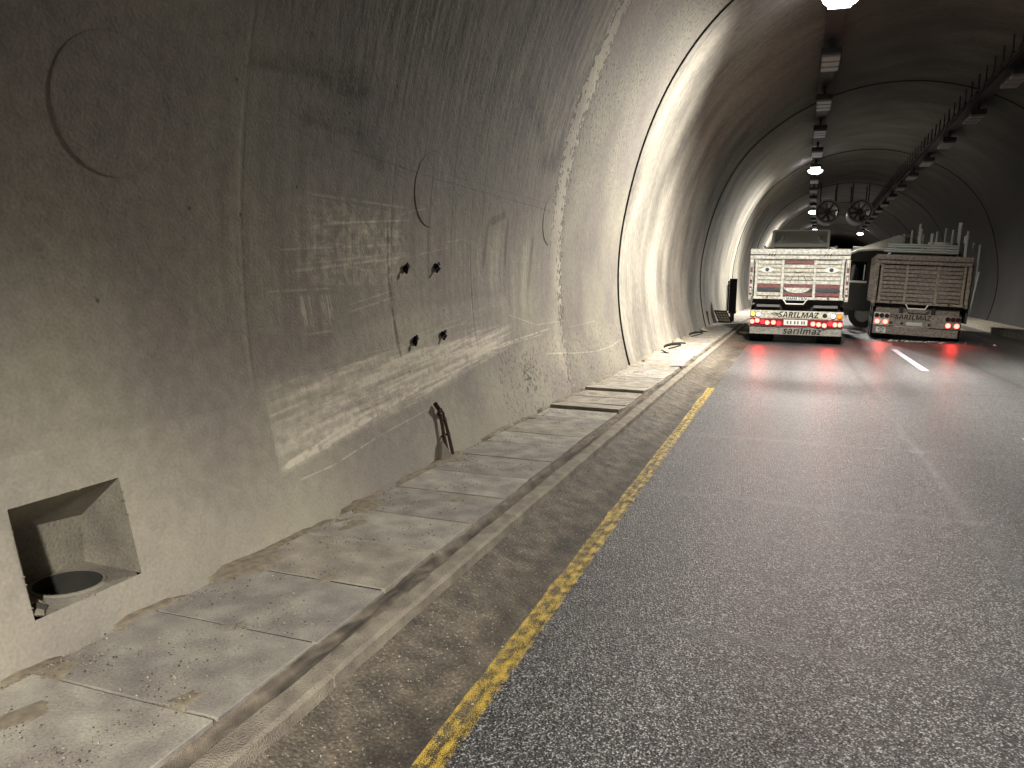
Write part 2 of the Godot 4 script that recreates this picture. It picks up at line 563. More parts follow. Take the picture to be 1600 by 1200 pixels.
	for k in 26:
		var z := rng.randf_range(9.7, 12.7)
		var y := rng.randf_range(1.6, 5.5)
		stroke(z, y, z + rng.randf_range(0.0, 0.2), y + rng.randf_range(0.3, 1.2), rng.randf_range(0.004, 0.012), rng.randf_range(0.03, 0.09), 0.4)
	var rgb := PackedByteArray()
	rgb.resize(w * h * 3)
	var hh := PackedByteArray()
	hh.resize(w * h)
	for i in w * h:
		var v := clampf(PL[i], 0.12, 0.86) * 255.0
		var t := (cloud[i] - 128) * 0.035
		rgb[i * 3] = int(v * 1.02 - t * 0.4)
		rgb[i * 3 + 1] = int(v * 0.975)
		rgb[i * 3 + 2] = clampi(int(v * 0.885 - t), 0, 255)
		hh[i] = clampi(int(110 + (fine[i] - 128) * 0.22 + (PN[i] - 128) * 0.22 + (PL[i] - 0.58) * 190.0 - (24 if pits[i] > 170 else 0)), 0, 255)
	T.wall = tex(rgb, w, h, Image.FORMAT_RGB8)
	T.wall_h = tex(hh, w, h, Image.FORMAT_L8)
	PL.resize(0)

# the other rings: rain and soot runs, lift lines, shade painted into crown and right side, tiling along the tunnel
func paint_ring() -> void:
	var w := 1024
	var h := 1024
	var cl := bytes_of(noise(61, 0.006, 5), w, h)
	var st := stretched(noise(62, 0.06, 4), 1024, 48, w, h)
	var gr := bytes_of(noise(63, 0.12, 4), w, h)
	var rgb := PackedByteArray()
	rgb.resize(w * h * 3)
	for i in w * h:
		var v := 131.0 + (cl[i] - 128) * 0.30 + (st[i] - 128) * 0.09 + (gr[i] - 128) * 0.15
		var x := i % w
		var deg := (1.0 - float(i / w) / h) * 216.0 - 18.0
		v *= 1.0 - 0.50 * smoothstep(44.0, 78.0, deg + (cl[i] - 128) * 0.12) - 0.29 * smoothstep(110.0, 150.0, deg)  # shade of the dim crown and right side, put into the colour
		if x % 136 < 2:
			v -= 16.0
		elif x % 136 < 4:
			v += 10.0
		rgb[i * 3] = clampi(int(v * 1.01), 0, 255)
		rgb[i * 3 + 1] = clampi(int(v * 0.97), 0, 255)
		rgb[i * 3 + 2] = clampi(int(v * 0.885), 0, 255)
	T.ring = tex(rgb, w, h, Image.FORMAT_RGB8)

# ------------------------------------------------------------------ materials
func mat(c: Color, rough := 0.7, metal := 0.0) -> StandardMaterial3D:
	var m := StandardMaterial3D.new()
	m.albedo_color = c
	m.roughness = rough
	m.metallic = metal
	return m

func tmat(t: Texture2D, ht: Texture2D, scale: float, relief: float, rough := 0.9, tint := Color.WHITE) -> StandardMaterial3D:
	var m := mat(tint, rough)
	m.albedo_texture = t
	m.uv1_triplanar = true
	m.uv1_world_triplanar = true
	m.uv1_scale = Vector3.ONE / scale
	if ht:
		m.heightmap_enabled = true
		m.heightmap_texture = ht
		m.heightmap_scale = relief
	return m

func glow(c: Color, e: float) -> StandardMaterial3D:
	var m := mat(c, 0.4)
	m.emission_enabled = true
	m.emission = c
	m.emission_energy_multiplier = e
	return m

func grained(c: Color, rough := 0.7) -> StandardMaterial3D:
	var m := mat(c, rough)
	m.albedo_texture = T.grain
	m.uv1_triplanar = true
	m.uv1_scale = Vector3.ONE / 1.1
	return m

func materials() -> void:
	var m := mat(Color.WHITE, 0.88)
	m.albedo_texture = T.wall
	m.heightmap_enabled = true
	m.heightmap_texture = T.wall_h
	m.heightmap_scale = 0.7
	m.texture_repeat = false
	M.wall = m
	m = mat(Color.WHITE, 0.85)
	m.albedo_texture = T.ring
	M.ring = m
	M.niche = tmat(T.con, T.con_h, 2.1, 0.3, 0.9, Color(0.88, 0.88, 0.85))
	M.slab = []
	for k in [Color(0.97, 0.975, 0.975), Color(0.90, 0.905, 0.91), Color(0.94, 0.93, 0.91)]:
		M.slab.append(tmat(T.con, T.con_h, 1.6, 0.22, 0.92, k))
	M.kerb = tmat(T.con, T.con_h, 1.1, 1.0, 0.92, Color(0.90, 0.885, 0.85))
	M.mortar = tmat(T.con, T.con_h, 0.5, 1.2, 0.95, Color(0.95, 0.92, 0.88))
	M.mortar.vertex_color_use_as_albedo = true
	M.base = tmat(T.con, T.con_h, 0.8, 1.0, 0.95, Color(0.42, 0.40, 0.37))
	m = tmat(T.asp, T.asp_h, 2.4, 1.9, 0.39)
	m.vertex_color_use_as_albedo = true
	m.metallic_specular = 0.45
	M.asphalt = m
	m = tmat(T.grit, T.grit_h, 2.3, 0.9, 0.9)
	m.vertex_color_use_as_albedo = true
	M.shoulder = m
	M.dirt = tmat(T.con, T.con_h, 0.42, 0.7, 0.97, Color(0.92, 0.89, 0.82))
	for k in ["yellow", "white"]:
		m = mat(Color.WHITE, 0.6)
		m.albedo_texture = T[k]
		m.transparency = BaseMaterial3D.TRANSPARENCY_ALPHA_SCISSOR
		m.alpha_scissor_threshold = 0.5
		M[k + "_line"] = m
	M.joint = tmat(T.con, T.con_h, 0.5, 0.6, 0.97, Color(0.20, 0.19, 0.17))
	M.black = mat(Color(0.02, 0.02, 0.02), 0.95)
	M.rubber = mat(Color(0.07, 0.068, 0.065), 0.85)
	M.dark_steel = mat(Color(0.16, 0.15, 0.145), 0.6, 0.3)
	M.rust = tmat(T.con, T.con_h, 0.4, 0.3, 0.85, Color(0.52, 0.45, 0.38))
	M.galv = mat(Color(0.74, 0.76, 0.74), 0.45, 0.25)
	M.white_paint = mat(Color(0.90, 0.90, 0.87), 0.45)
	M.cream = grained(Color(0.96, 0.94, 0.86), 0.55)
	M.pale = grained(Color(0.98, 0.97, 0.92), 0.5)
	M.red = grained(Color(0.62, 0.37, 0.355), 0.55)
	M.navy = grained(Color(0.29, 0.31, 0.36), 0.55)
	M.brown = grained(Color(0.62, 0.575, 0.535), 0.85)
	M.brown2 = grained(Color(0.61, 0.575, 0.52), 0.85)
	M.brown3 = grained(Color(0.67, 0.625, 0.58), 0.85)
	M.brown_frame = grained(Color(0.70, 0.65, 0.58), 0.8)
	M.ink = mat(Color(0.06, 0.06, 0.06), 0.6)
	M.grey = mat(Color(0.42, 0.42, 0.41), 0.6)
	M.lens_off = mat(Color(0.22, 0.03, 0.03), 0.25)
	M.lens_red = glow(Color(1.0, 0.10, 0.12), 5.0)
	M.lens_hot = glow(Color(1.0, 0.32, 0.28), 10.0)
	M.lens_amber = glow(Color(1.0, 0.50, 0.10), 1.5)
	M.lens_yellow = glow(Color(1.0, 0.80, 0.30), 1.6)
	M.lens_white = glow(Color(1.0, 0.88, 0.85), 1.6)
	M.red_strip = glow(Color(0.46, 0.10, 0.11), 0.15)
	M.glass = mat(Color(0.03, 0.045, 0.08), 0.08)
	M.lamp_on = glow(Color(0.98, 0.97, 1.0), 14.0)
	M.lamp_off = mat(Color(0.42, 0.41, 0.40), 0.4)
	M.fan = mat(Color(0.20, 0.19, 0.19), 0.5, 0.4)

# ------------------------------------------------------------------ tunnel
func arch_r(phi: float) -> float:
	var d := rad_to_deg(minf(phi, PI - phi))
	var t := clampf((d - 10.0) / 38.0, 0.0, 1.0)
	return 5.3 + 0.22 * t * t * (3.0 - 2.0 * t)

func arch(phi: float, z: float, more := 0.0) -> Vector3:
	var r := arch_r(phi) + more
	return W(CX - r * cos(phi), CY + r * sin(phi), z)

func wall_x(y: float) -> float:
	var phi := asin((y - CY) / 5.3)
	var r := arch_r(phi)
	return CX - sqrt(r * r - (y - CY) * (y - CY))

func shell(zs: Array, phis: Array, uv: Callable, skip: Callable, more := 0.0, ends := false) -> ArrayMesh:
	var st := SurfaceTool.new()
	st.begin(Mesh.PRIMITIVE_TRIANGLES)
	var np := phis.size()
	for z in zs:
		for p in phis:
			var pr := deg_to_rad(p)
			var pos := arch(pr, z, more)
			st.set_uv(uv.call(z, p))
			st.set_normal(Vector3(cos(pr), -sin(pr), 0.0))
			st.add_vertex(pos)
	for i in zs.size() - 1:
		for j in np - 1:
			if skip.call((zs[i] + zs[i + 1]) * 0.5, (phis[j] + phis[j + 1]) * 0.5):
				continue
			var a := i * np + j
			for k in [a, a + np + 1, a + np, a, a + 1, a + np + 1]:
				st.add_index(k)
	if ends:
		var base := zs.size() * np
		for e in [0, 1]:
			var z: float = zs[0] if e == 0 else zs[-1]
			for j in np:
				var pr := deg_to_rad(phis[j])
				for m in [0.0, 0.16]:
					st.set_uv(uv.call(z, phis[j]))
					st.set_normal(Vector3(0, 0, 1.0 if e == 0 else -1.0))
					st.add_vertex(arch(pr, z, more + m))
			for j in np - 1:
				var a = base + e * np * 2 + j * 2
				for k in [a, a + 1, a + 3, a, a + 3, a + 2]:
					st.add_index(k)
	return st.commit()

func steps(a: float, b: float, d: float, extra := []) -> Array:
	var out := []
	var n := int(ceil((b - a) / d))
	for i in n + 1:
		var v := a + (b - a) * i / n
		var ok := true
		for e in extra:
			if absf(v - e) < d * 0.4 and i != 0 and i != n:
				ok = false
		if ok:
			out.append(v)
	out.append_array(extra)
	out.sort()
	return out

const NZ0 := 1.95
const NZ1 := 2.45
const NY0 := 0.335
const NY1 := 0.745

func tunnel() -> void:
	var none := func(_z, _p): return false
	var gap := 0.018
	# near side wall, with its stains and the niche
	var f0 := rad_to_deg(asin((NY0 - CY) / 5.3))
	var f1 := rad_to_deg(asin((NY1 - CY) / 5.3))
	var uv_near := func(z, p): return Vector2((z - WZ0) / WLEN, (PHI1 - p) / (PHI1 - PHI0))
	var in_niche := func(z, p): return z > NZ0 and z < NZ1 and p > f0 and p < f1
	var near := put("tunnel_wall", shell(steps(WZ0 + gap, WZ0 + WLEN - gap, 0.15, [NZ0, NZ1]), steps(PHI0, PHI1, 1.0, [f0, f1]), uv_near, in_niche), M.wall)
	near.set_meta("kind", "structure")
	niche(near)
	plugs(near)
	var uv_ring := func(z, p): return Vector2((z - 0.93) / 12.0, (198.0 - p) / 216.0)
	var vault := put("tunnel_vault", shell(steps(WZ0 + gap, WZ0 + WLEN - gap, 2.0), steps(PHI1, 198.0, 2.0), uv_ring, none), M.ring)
	vault.set_meta("kind", "structure")
	for k in range(-3, 18):
		if k == 0:
			continue
		var z0 := WZ0 + 12.0 * k
		var off := 0.37 * k
		var uvk := func(z, p): return Vector2((z - z0) / 12.0 * 0.97 + off, (198.0 - p) / 216.0)
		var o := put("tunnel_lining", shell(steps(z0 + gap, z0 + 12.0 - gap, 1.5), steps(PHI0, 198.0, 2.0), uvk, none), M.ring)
		o.set_meta("kind", "structure")
	var back := put("tunnel_rock", shell(steps(-36.0, 218.0, 3.0), steps(PHI0 - 4.0, 202.0, 6.0), uv_ring, func(z, p): return z > 0.9 and z < 4.0 and p < 0.0, 0.158, false), M.black)
	back.set_meta("kind", "structure")
	for k in range(-2, 18):
		var zj := WZ0 + 12.0 * k
		var sl := put("joint_seal", shell([zj - 0.017, zj + 0.017], steps(PHI0, 198.0, 2.0), uv_ring, none, -0.022, true), M.black)
		sl.set_meta("kind", "structure")
	# ground far below the road
	var st := ST()
	quad(st, Vector3(-900, -1.2, 900), Vector3(900, -1.2, 900), Vector3(900, -1.2, -900), Vector3(-900, -1.2, -900), Vector3.UP)
	structure("ground", st, M.base)

func niche(parent: Node) -> void:
	var xo0 := wall_x(NY0)
	var xo1 := wall_x(NY1)
	var o := [W(xo0, NY0, NZ0), W(xo0, NY0, NZ1), W(xo1, NY1, NZ1), W(xo1, NY1, NZ0)]
	var xb := -2.87
	var b := [W(xb, 0.335, 2.08), W(xb, 0.335, 2.46), W(xb, 0.55, 2.46), W(xb, 0.58, 2.08)]
	var st := ST()
	quad(st, b[0], b[1], b[2], b[3], Vector3.RIGHT)
	obj("niche_back", st, M.niche, parent)
	st = ST()
	quad(st, o[2], o[3], b[3], b[2], Vector3.DOWN)
	obj("niche_head", st, M.niche, parent)
	st = ST()
	quad(st, o[0], o[3], b[3], b[0], Vector3(0, 0, -1))
	obj("niche_cheek", st, M.niche, parent)
	st = ST()
	quad(st, o[1], o[2], b[2], b[1], Vector3(0, 0, 1))
	obj("niche_cheek", st, M.niche, parent)
	# sill with the duct hole
	var c := W(-2.715, 0.337, 2.245)
	var r := 0.128
	var rect := [o[0], o[1], b[1], b[0]]
	st = ST()
	var n := 40
	var lip := ST()
	var well := ST()
	for k in n:
		var q := []
		for e in [0, 1]:
			var t = TAU * (k + e) / n
			var u := Vector3(cos(t), 0, sin(t))
			# where the ray from c along u leaves the rectangle
			var best := 9.0
			for s in 4:
				var p0: Vector3 = rect[s]
				var p1: Vector3 = rect[(s + 1) % 4]
				var hit = Geometry2D.segment_intersects_segment(Vector2(c.x, c.z), Vector2(c.x + u.x * 2.0, c.z + u.z * 2.0), Vector2(p0.x, p0.z), Vector2(p1.x, p1.z))
				if hit != null:
					best = minf(best, Vector2(c.x, c.z).distance_to(hit))
			if best > 8.0:
				best = r + 0.004
			q.append([c + u * minf(r, best - 0.003), Vector3(c.x + u.x * best, 0.335, c.z + u.z * best), c + u * minf(r, best - 0.003) * 1.0, u])
		quad(st, q[0][0], q[1][0], q[1][1], q[0][1], Vector3.UP)
		for L in [[0.0, 0.006, 0.018, 0.004]]:
			var a0: Vector3 = q[0][0]
			var a1: Vector3 = q[1][0]
			var u0: Vector3 = q[0][3]
			var u1: Vector3 = q[1][3]
			quad(lip, a0 + Vector3(0, L[1], 0), a1 + Vector3(0, L[1], 0), a1 + u1 * 0.012 + Vector3(0, L[1], 0), a0 + u0 * 0.012 + Vector3(0, L[1], 0), Vector3.UP)
			quad(lip, a0 + u0 * 0.012 + Vector3(0, L[1], 0), a1 + u1 * 0.012 + Vector3(0, L[1], 0), a1 + u1 * 0.020 - Vector3(0, 0.004, 0), a0 + u0 * 0.020 - Vector3(0, 0.004, 0), u0)
		quad(well, q[0][0] + Vector3(0, 0.006, 0), q[1][0] + Vector3(0, 0.006, 0), q[1][0] - Vector3(0, 0.5, 0), q[0][0] - Vector3(0, 0.5, 0), -q[0][3])
		tri(well, c - Vector3(0, 0.5, 0), q[0][0] - Vector3(0, 0.5, 0), q[1][0] - Vector3(0, 0.5, 0), Vector3.UP)
	obj("niche_sill", st, M.niche, parent)
	obj("duct_lip", lip, M.niche, parent)
	obj("duct_well", well, tmat(T.con, T.con_h, 0.8, 0.5, 0.95, Color(0.30, 0.31, 0.29)), parent)
	# chipped edge
	for k in 26:
		var e := k % 4
		var p0: Vector3 = o[e]
		var p1: Vector3 = o[(e + 1) % 4]
		var at: Vector3 = p0.lerp(p1, rng.randf_range(0.03, 0.97)) + Vector3(-0.004, 0, 0)
		st = ST()
		rock(st, at, rng.randf_range(0.004, 0.011), 200 + k)
		obj("edge_chip", st, M.niche, parent)
	# broken stone in the near corner of the sill
	for k in 4:
		st = ST()
		rock(st, W(xo0 - 0.03 - 0.035 * k, 0.345 + 0.004 * (k % 2), NZ0 + 0.035 + 0.03 * (k % 3)), 0.03 + 0.006 * (k % 2), 70 + k)
		obj("stone_fragment", st, M.base if k % 2 else M.kerb, parent)

func rock(st: SurfaceTool, c: Vector3, r: float, sd: int) -> void:
	var g := RandomNumberGenerator.new()
	g.seed = sd
	var p := [Vector3(0, 1, 0), Vector3(0, -0.7, 0)]
	var ring := []
	for k in 6:
		var t := TAU * k / 6.0
		ring.append(Vector3(cos(t), g.randf_range(-0.3, 0.3), sin(t)) * g.randf_range(0.7, 1.25))
	for k in 6:
		for e in 2:
			var a: Vector3 = p[e] * g.randf_range(0.6, 0.7)
			tri(st, c + a * r, c + ring[k] * r, c + ring[(k + 1) % 6] * r, ring[k] + ring[(k + 1) % 6] + p[e] * 1.5)

# the round plugs left where the formwork windows were closed, one edge standing a little proud
func plug_point(st: SurfaceTool, phi0: float, z0: float, r: float, t: float, proud: float) -> void:
	var z := z0 + r * cos(t)
	var phi := phi0 + r * sin(t) / 5.3
	st.set_uv(Vector2((z - WZ0) / WLEN, (PHI1 - rad_to_deg(phi)) / (PHI1 - PHI0)))
	st.add_vertex(arch(phi, z, -proud))

func plugs(parent: Node) -> void:
	for q in [[2.59, 2.305], [5.68, 2.305], [8.93, 2.315]]:
		var st := ST()
		st.set_smooth_group(1)
		var phi0 := asin((q[1] - CY) / 5.3)
		var n := 56
		for k in n:
			var ts := [TAU * k / n, TAU * (k + 1) / n]
			var pr := []
			for t in ts:
				var low := clampf((-cos(t) * 0.62 - sin(t) * 0.78) * 0.5 + 0.5, 0.0, 1.0)
				pr.append(0.0012 + 0.0045 * low * low)
			for v in [[0.0, 0, 0.004], [0.28, 0, -1.0], [0.28, 1, -1.0]]:
				plug_point(st, phi0, q[0], v[0], ts[v[1]], 0.005 if v[0] == 0.0 else pr[v[1]] + 0.001)
			st.set_smooth_group(-1)
			for v in [[0.28, 0, 0.001], [0.29, 0, 0.0], [0.29, 1, 0.0], [0.28, 0, 0.001], [0.29, 1, 0.0], [0.28, 1, 0.001]]:
				plug_point(st, phi0, q[0], v[0], ts[v[1]], pr[v[1]] + v[2])
			for v in [[0.29, 0, 0], [0.292, 0, 1], [0.292, 1, 1], [0.29, 0, 0], [0.292, 1, 1], [0.29, 1, 0]]:
				plug_point(st, phi0, q[0], v[0], ts[v[1]], pr[v[1]] if v[2] == 0 else -0.01)
			st.set_smooth_group(1)
		obj("formwork_plug", st, M.wall, parent)

# ------------------------------------------------------------------ road
func sheet(xs: Array, zs: Array, yf: Callable, col: Callable) -> SurfaceTool:
	var st := SurfaceTool.new()
	st.begin(Mesh.PRIMITIVE_TRIANGLES)
	var nx := xs.size()
	for z in zs:
		for x in xs:
			st.set_color(col.call(x, z))
			st.set_uv(Vector2(x, z))
			st.add_vertex(W(x, yf.call(x, z), z))
	for i in zs.size() - 1:
		for j in nx - 1:
			var a := i * nx + j
			for k in [a, a + nx, a + nx + 1, a, a + nx + 1, a + 1]:
				st.add_index(k)
	return st

func zsteps(a: float, b: float, d0: float, d1: float) -> Array:
	var out := [a]
	var z := a
	while z < b:
		z = minf(b, z + (d0 if z < 0.0 else lerpf(d0, d1, clampf(z / 40.0, 0.0, 1.0))))
		out.append(z)
	return out

func road() -> void:
	var nz := noise(81, 0.35, 4)
	var nl := noise(82, 2.2, 3)
	var flat := func(_x, _z): return 0.0
	var tint := func(x, z):
		var v := 1.0
		for c in [0.05, 1.75, 3.6, 5.2]:   # wheel paths: polished, a little paler between them
			v -= 0.33 * exp(-pow((x - c) / 0.34, 2.0))
		v += 0.17 * nz.get_noise_2d(x * 3.0, z * 0.35) + 0.03 * nl.get_noise_2d(x * 2.0, z * 0.12)
		if x < -0.3:
			v -= 0.30 * clampf((-0.3 - x) * 2.0, 0.0, 1.0)
		return Color(v, v, v)
	var xs := steps(-1.3, 6.9, 0.12)
	structure("road", sheet(xs, zsteps(-34.0, 216.0, 0.35, 4.0), flat, tint), M.asphalt)
	# dusty strip beside the kerb
	var ns := noise(83, 1.4, 4)
	var hy := func(x, z): return 0.004 + 0.112 * pow(clampf((-0.99 - x) / 0.50, 0.0, 1.0), 1.5) + 0.004 * ns.get_noise_2d(x * 2.0, z * 2.0) * clampf((-0.99 - x) * 8.0, 0.0, 1.0)
	var dusk := func(x, z):
		var d := clampf((-0.98 - x) / 0.5, 0.0, 1.0)
		var v := 0.62 + 0.95 * d + 0.55 * ns.get_noise_2d(x * 1.5, z * 0.7) - 0.30 * exp(-pow((d - 0.42) / 0.2, 2.0))
		v = clampf(v, 0.28, 1.9)
		return Color(v, v * 0.985, v * 0.95)
	var st := sheet(steps(-1.50, -0.985, 0.03), zsteps(-8.0, 120.0, 0.08, 1.5), hy, dusk)
	structure("road_shoulder", st, M.shoulder)
	# yellow edge lines
	for q in [[-1.10, -0.96, 0.012, -6.0, 12.0], [5.90, 6.02, 0.006, -6.0, 90.0]]:
		line_sheet("yellow_edge_line", q[0], q[1], q[2], q[3], q[4], M.yellow_line, 0.24)
	for k in range(0, 9):
		line_sheet("white_lane_dash", 2.46, 2.60, 0.005, 4.4 + 12.0 * k, 9.5 + 12.0 * k, M.white_line, 0.2)

func line_sheet(n: String, x0: float, x1: float, y: float, z0: float, z1: float, m: Material, rep: float) -> void:
	var st := ST()
	var nn := int(ceil((z1 - z0) / 1.0))
	for i in nn:
		var a := z0 + (z1 - z0) * i / nn
		var b := z0 + (z1 - z0) * (i + 1) / nn
		for v in [[x0, a], [x0, b], [x1, b], [x0, a], [x1, b], [x1, a]]:
			st.set_uv(Vector2((v[0] - x0) / (x1 - x0), v[1] * rep))
			st.add_vertex(W(v[0], y, v[1]))
	var o := structure(n, st, m)
	o.name = n if o.name == n else o.name

# ------------------------------------------------------------------ walkway and kerb
func walkway() -> void:
	var st := ST()
	for i in 60:
		var a := -8.0 + 3.0 * i
		var b := a + 3.0
		quad(st, W(-2.75, 0.085, a), W(-1.50, 0.085, a), W(-1.50, 0.085, b), W(-2.75, 0.085, b), Vector3.UP)
	structure("walkway_bed", st, M.base)
	var walk := Node3D.new()
	walk.name = "walkway"
	walk.set_meta("kind", "structure")
	add_child(walk, true)
	var joints := [-0.37, 0.19, 0.75, 1.30, 1.85, 2.41, 2.96, 3.49, 4.0, 4.55, 5.08, 5.64, 6.18, 6.66, 7.12, 7.58, 8.09, 8.60, 9.13, 9.65]
	while joints[-1] < 60.0:
		joints.append(joints[-1] + 0.545)
	var wide := {1.85: 0.011, 8.09: 0.03, 9.65: 0.035, 3.49: 0.008}
	for i in joints.size() - 1:
		var a: float = joints[i] + (wide[joints[i]] if wide.has(joints[i]) else 0.0065)
		var b: float = joints[i + 1] - 0.0065
		var far: bool = joints[i] > 13.0
		var lift0 := rng.randf_range(-0.003, 0.002)
		var lift1 := rng.randf_range(-0.002, 0.003)
		if joints[i] == 8.09 or joints[i] == 9.65:
			lift0 = 0.035
		if far:
			lift0 *= 1.8
			lift1 *= 1.8
		var xl := -2.425 + rng.randf_range(-0.008, 0.008)
		var xr := -1.648 + rng.randf_range(-0.012, 0.010)
		st = ST()
		var zc := (a + b) * 0.5
		var mid := W((xl + xr) * 0.5, 0.155 + (lift0 + lift1) * 0.5, zc)
		var bs := Basis(Vector3.UP, -KX * zc + rng.randf_range(-0.006, 0.006)) * Basis(Vector3.RIGHT, (lift1 - lift0) / (b - a)) * Basis(Vector3.BACK, rng.randf_range(-0.004, 0.004))
		cbox(st, mid, Vector3(xr - xl, 0.09, b - a), 0.003, bs)
		obj("paving_slab", st, M.slab[rng.randi() % 3], walk)
		if joints[i + 1] != 8.09 and joints[i + 1] != 9.65 and joints[i] < 24.0:
			st = ST()
			var zj: float = joints[i + 1]
			var yj := 0.187 if wide.has(zj) else 0.1955
			quad(st, W(-2.43, yj, zj - 0.012), W(-1.66, yj, zj - 0.012), W(-1.66, yj, zj + 0.012), W(-2.43, yj, zj + 0.012), Vector3.UP)
			obj("joint_shade_strip", st, M.joint, walk)  # dark strip laid in the slab gap in place of its shadow
	# kerb stones
	var kerb := Node3D.new()
	kerb.name = "kerb"
	kerb.set_meta("kind", "structure")
	add_child(kerb, true)
	var z := -1.75
	while z < 70.0:
		var len := 2.0 + rng.randf_range(-0.05, 0.05)
		st = ST()
		var g := RandomNumberGenerator.new()
		g.seed = int(z * 100) + 5000
		var n := 14
		for k in n:   # worn upper edge, in short facets
			var a := z + len * k / n + (0.004 if k == 0 else 0.0)
			var b := z + len * (k + 1) / n - (0.004 if k == n - 1 else 0.0)
			var pa := kerb_profile(int(round(a * 10)))
			var pb := kerb_profile(int(round(b * 10)))
			for e in pa.size() - 1:
				quad(st, W(pa[e].x, pa[e].y, a), W(pa[e + 1].x, pa[e + 1].y, a), W(pb[e + 1].x, pb[e + 1].y, b), W(pb[e].x, pb[e].y, b), Vector3(pa[e + 1].y - pa[e].y, pa[e + 1].x - pa[e].x, 0) * Vector3(-1, 1, 1))
			if k == 0 or k == n - 1:
				var zz := a if k == 0 else b
				var pp := pa if k == 0 else pb
				for e in range(1, pp.size() - 1):
					tri(st, W(pp[0].x, pp[0].y, zz), W(pp[e].x, pp[e].y, zz), W(pp[e + 1].x, pp[e + 1].y, zz), Vector3(0, 0, 1 if k == 0 else -1))
		obj("kerb_stone", st, M.kerb, kerb)
		z += len
	# rough mortar trough between slabs and kerb
	var nr := noise(91, 1.0, 4)
	var xs := steps(-1.72, -1.555, 0.013)
	var yf := func(x, zz):
		var d = (x + 1.72) / 0.165
		var v := 0.186 - 0.014 * clampf((d - 0.5) * 2.0, 0.0, 1.0) - 0.050 * exp(-pow((d - 0.72 + 0.14 * nr.get_noise_1d(zz * 1.3)) / 0.15, 2.0)) * clampf(0.75 + 1.6 * nr.get_noise_1d(zz * 0.9 + 40.0), 0.05, 1.3)
		v += 0.017 * nr.get_noise_2d(x * 14.0, zz * 9.0) + 0.007 * nr.get_noise_2d(x * 40.0, zz * 30.0)
		return minf(v, 0.196)
	var ym := func(x, zz):   # old dark filler in the groove, cement smears over it
		var d = (x + 1.72) / 0.165
		var v := 0.82 - 0.52 * exp(-pow((d - 0.72 + 0.14 * nr.get_noise_1d(zz * 1.3)) / 0.20, 2.0)) * clampf(0.9 + 1.2 * nr.get_noise_1d(zz * 0.8 + 90.0), 0.2, 1.2)
		v += 0.60 * nr.get_noise_2d(x * 26.0, zz * 7.0) + 0.25 * nr.get_noise_2d(x * 60.0, zz * 50.0)
		v = clampf(v, 0.16, 1.0)
		return Color(v, v * 0.98, v * 0.96)
	var mt := sheet(xs, zsteps(-2.0, 70.0, 0.035, 0.8), yf, ym)
	structure("mortar_trough", mt, M.mortar)
	# drifted dirt: shows only where it lies above the slabs
	var nd := noise(92, 0.9, 4)
	var yd := func(x, zz):
		var to_wall := clampf((-1.70 - x) / 0.75, 0.0, 1.0)
		var v := 0.181 + 0.036 * nd.get_noise_2d(x * 3.0, zz * 1.6) + 0.015 * pow(to_wall, 3.0) + 0.007 * nd.get_noise_2d(x * 22.0, zz * 22.0)
		if x > -1.75:
			v -= 0.03
		if zz > 14.0:
			v += 0.006
		return minf(v, 0.232) if v > 0.190 else 0.075
	var dt := sheet(steps(-2.50, -1.70, 0.032), zsteps(0.6, 40.0, 0.035, 0.4), yd, func(_x, _z): return Color.WHITE)
	var dirt := obj("drifted_dirt", dt, M.dirt)
	dirt.set_meta("kind", "stuff")
	tag(dirt, "brown dirt drifted over the walkway slabs along the wall foot", "dirt")
	# far side walkway and kerb
	st = ST()
	for i in 42:
		var a := -8.0 + 3.0 * i
		var b := a + 3.0
		quad(st, W(6.62, 0.19, a), W(7.75, 0.19, a), W(7.75, 0.19, b), W(6.62, 0.19, b), Vector3.UP)
		quad(st, W(6.62, -0.02, a), W(6.62, 0.19, a), W(6.62, 0.19, b), W(6.62, -0.02, b), Vector3.LEFT)
	structure("walkway", st, M.kerb)
	# gravel
	var peb := ST()
	rock(peb, Vector3.ZERO, 1.0, 9)
	var mesh := commit(peb)
	var mm := MultiMesh.new()
	mm.transform_format = MultiMesh.TRANSFORM_3D
	mm.mesh = mesh
	mm.instance_count = 2600
	for i in 2600:
		var zz := 1.2 + pow(rng.randf(), 2.2) * 20.0
		var on_walk := i % 4 == 0
		var x := -2.42 + pow(rng.randf(), 2.2) * 0.7 if on_walk else rng.randf_range(-1.47, -1.0)
		var y: float = 0.203 if on_walk else 0.006 + 0.112 * pow(clampf((-0.99 - x) / 0.5, 0.0, 1.0), 1.5)
		var s := 0.0018 + 0.0045 * pow(rng.randf(), 3.0)
		mm.set_instance_transform(i, Transform3D(Basis.from_euler(Vector3(rng.randf() * 6.0, rng.randf() * 6.0, 0)).scaled(Vector3.ONE * s), W(x, y + s * 0.3, zz)))
	var mi := MultiMeshInstance3D.new()
	mi.name = "gravel"
	mi.multimesh = mm
	mi.material_override = mat(Color(0.62, 0.60, 0.56), 0.8)
	mi.set_meta("kind", "stuff")
	add_child(mi)
	tag(mi, "loose pale gravel scattered on the shoulder and walkway", "gravel")

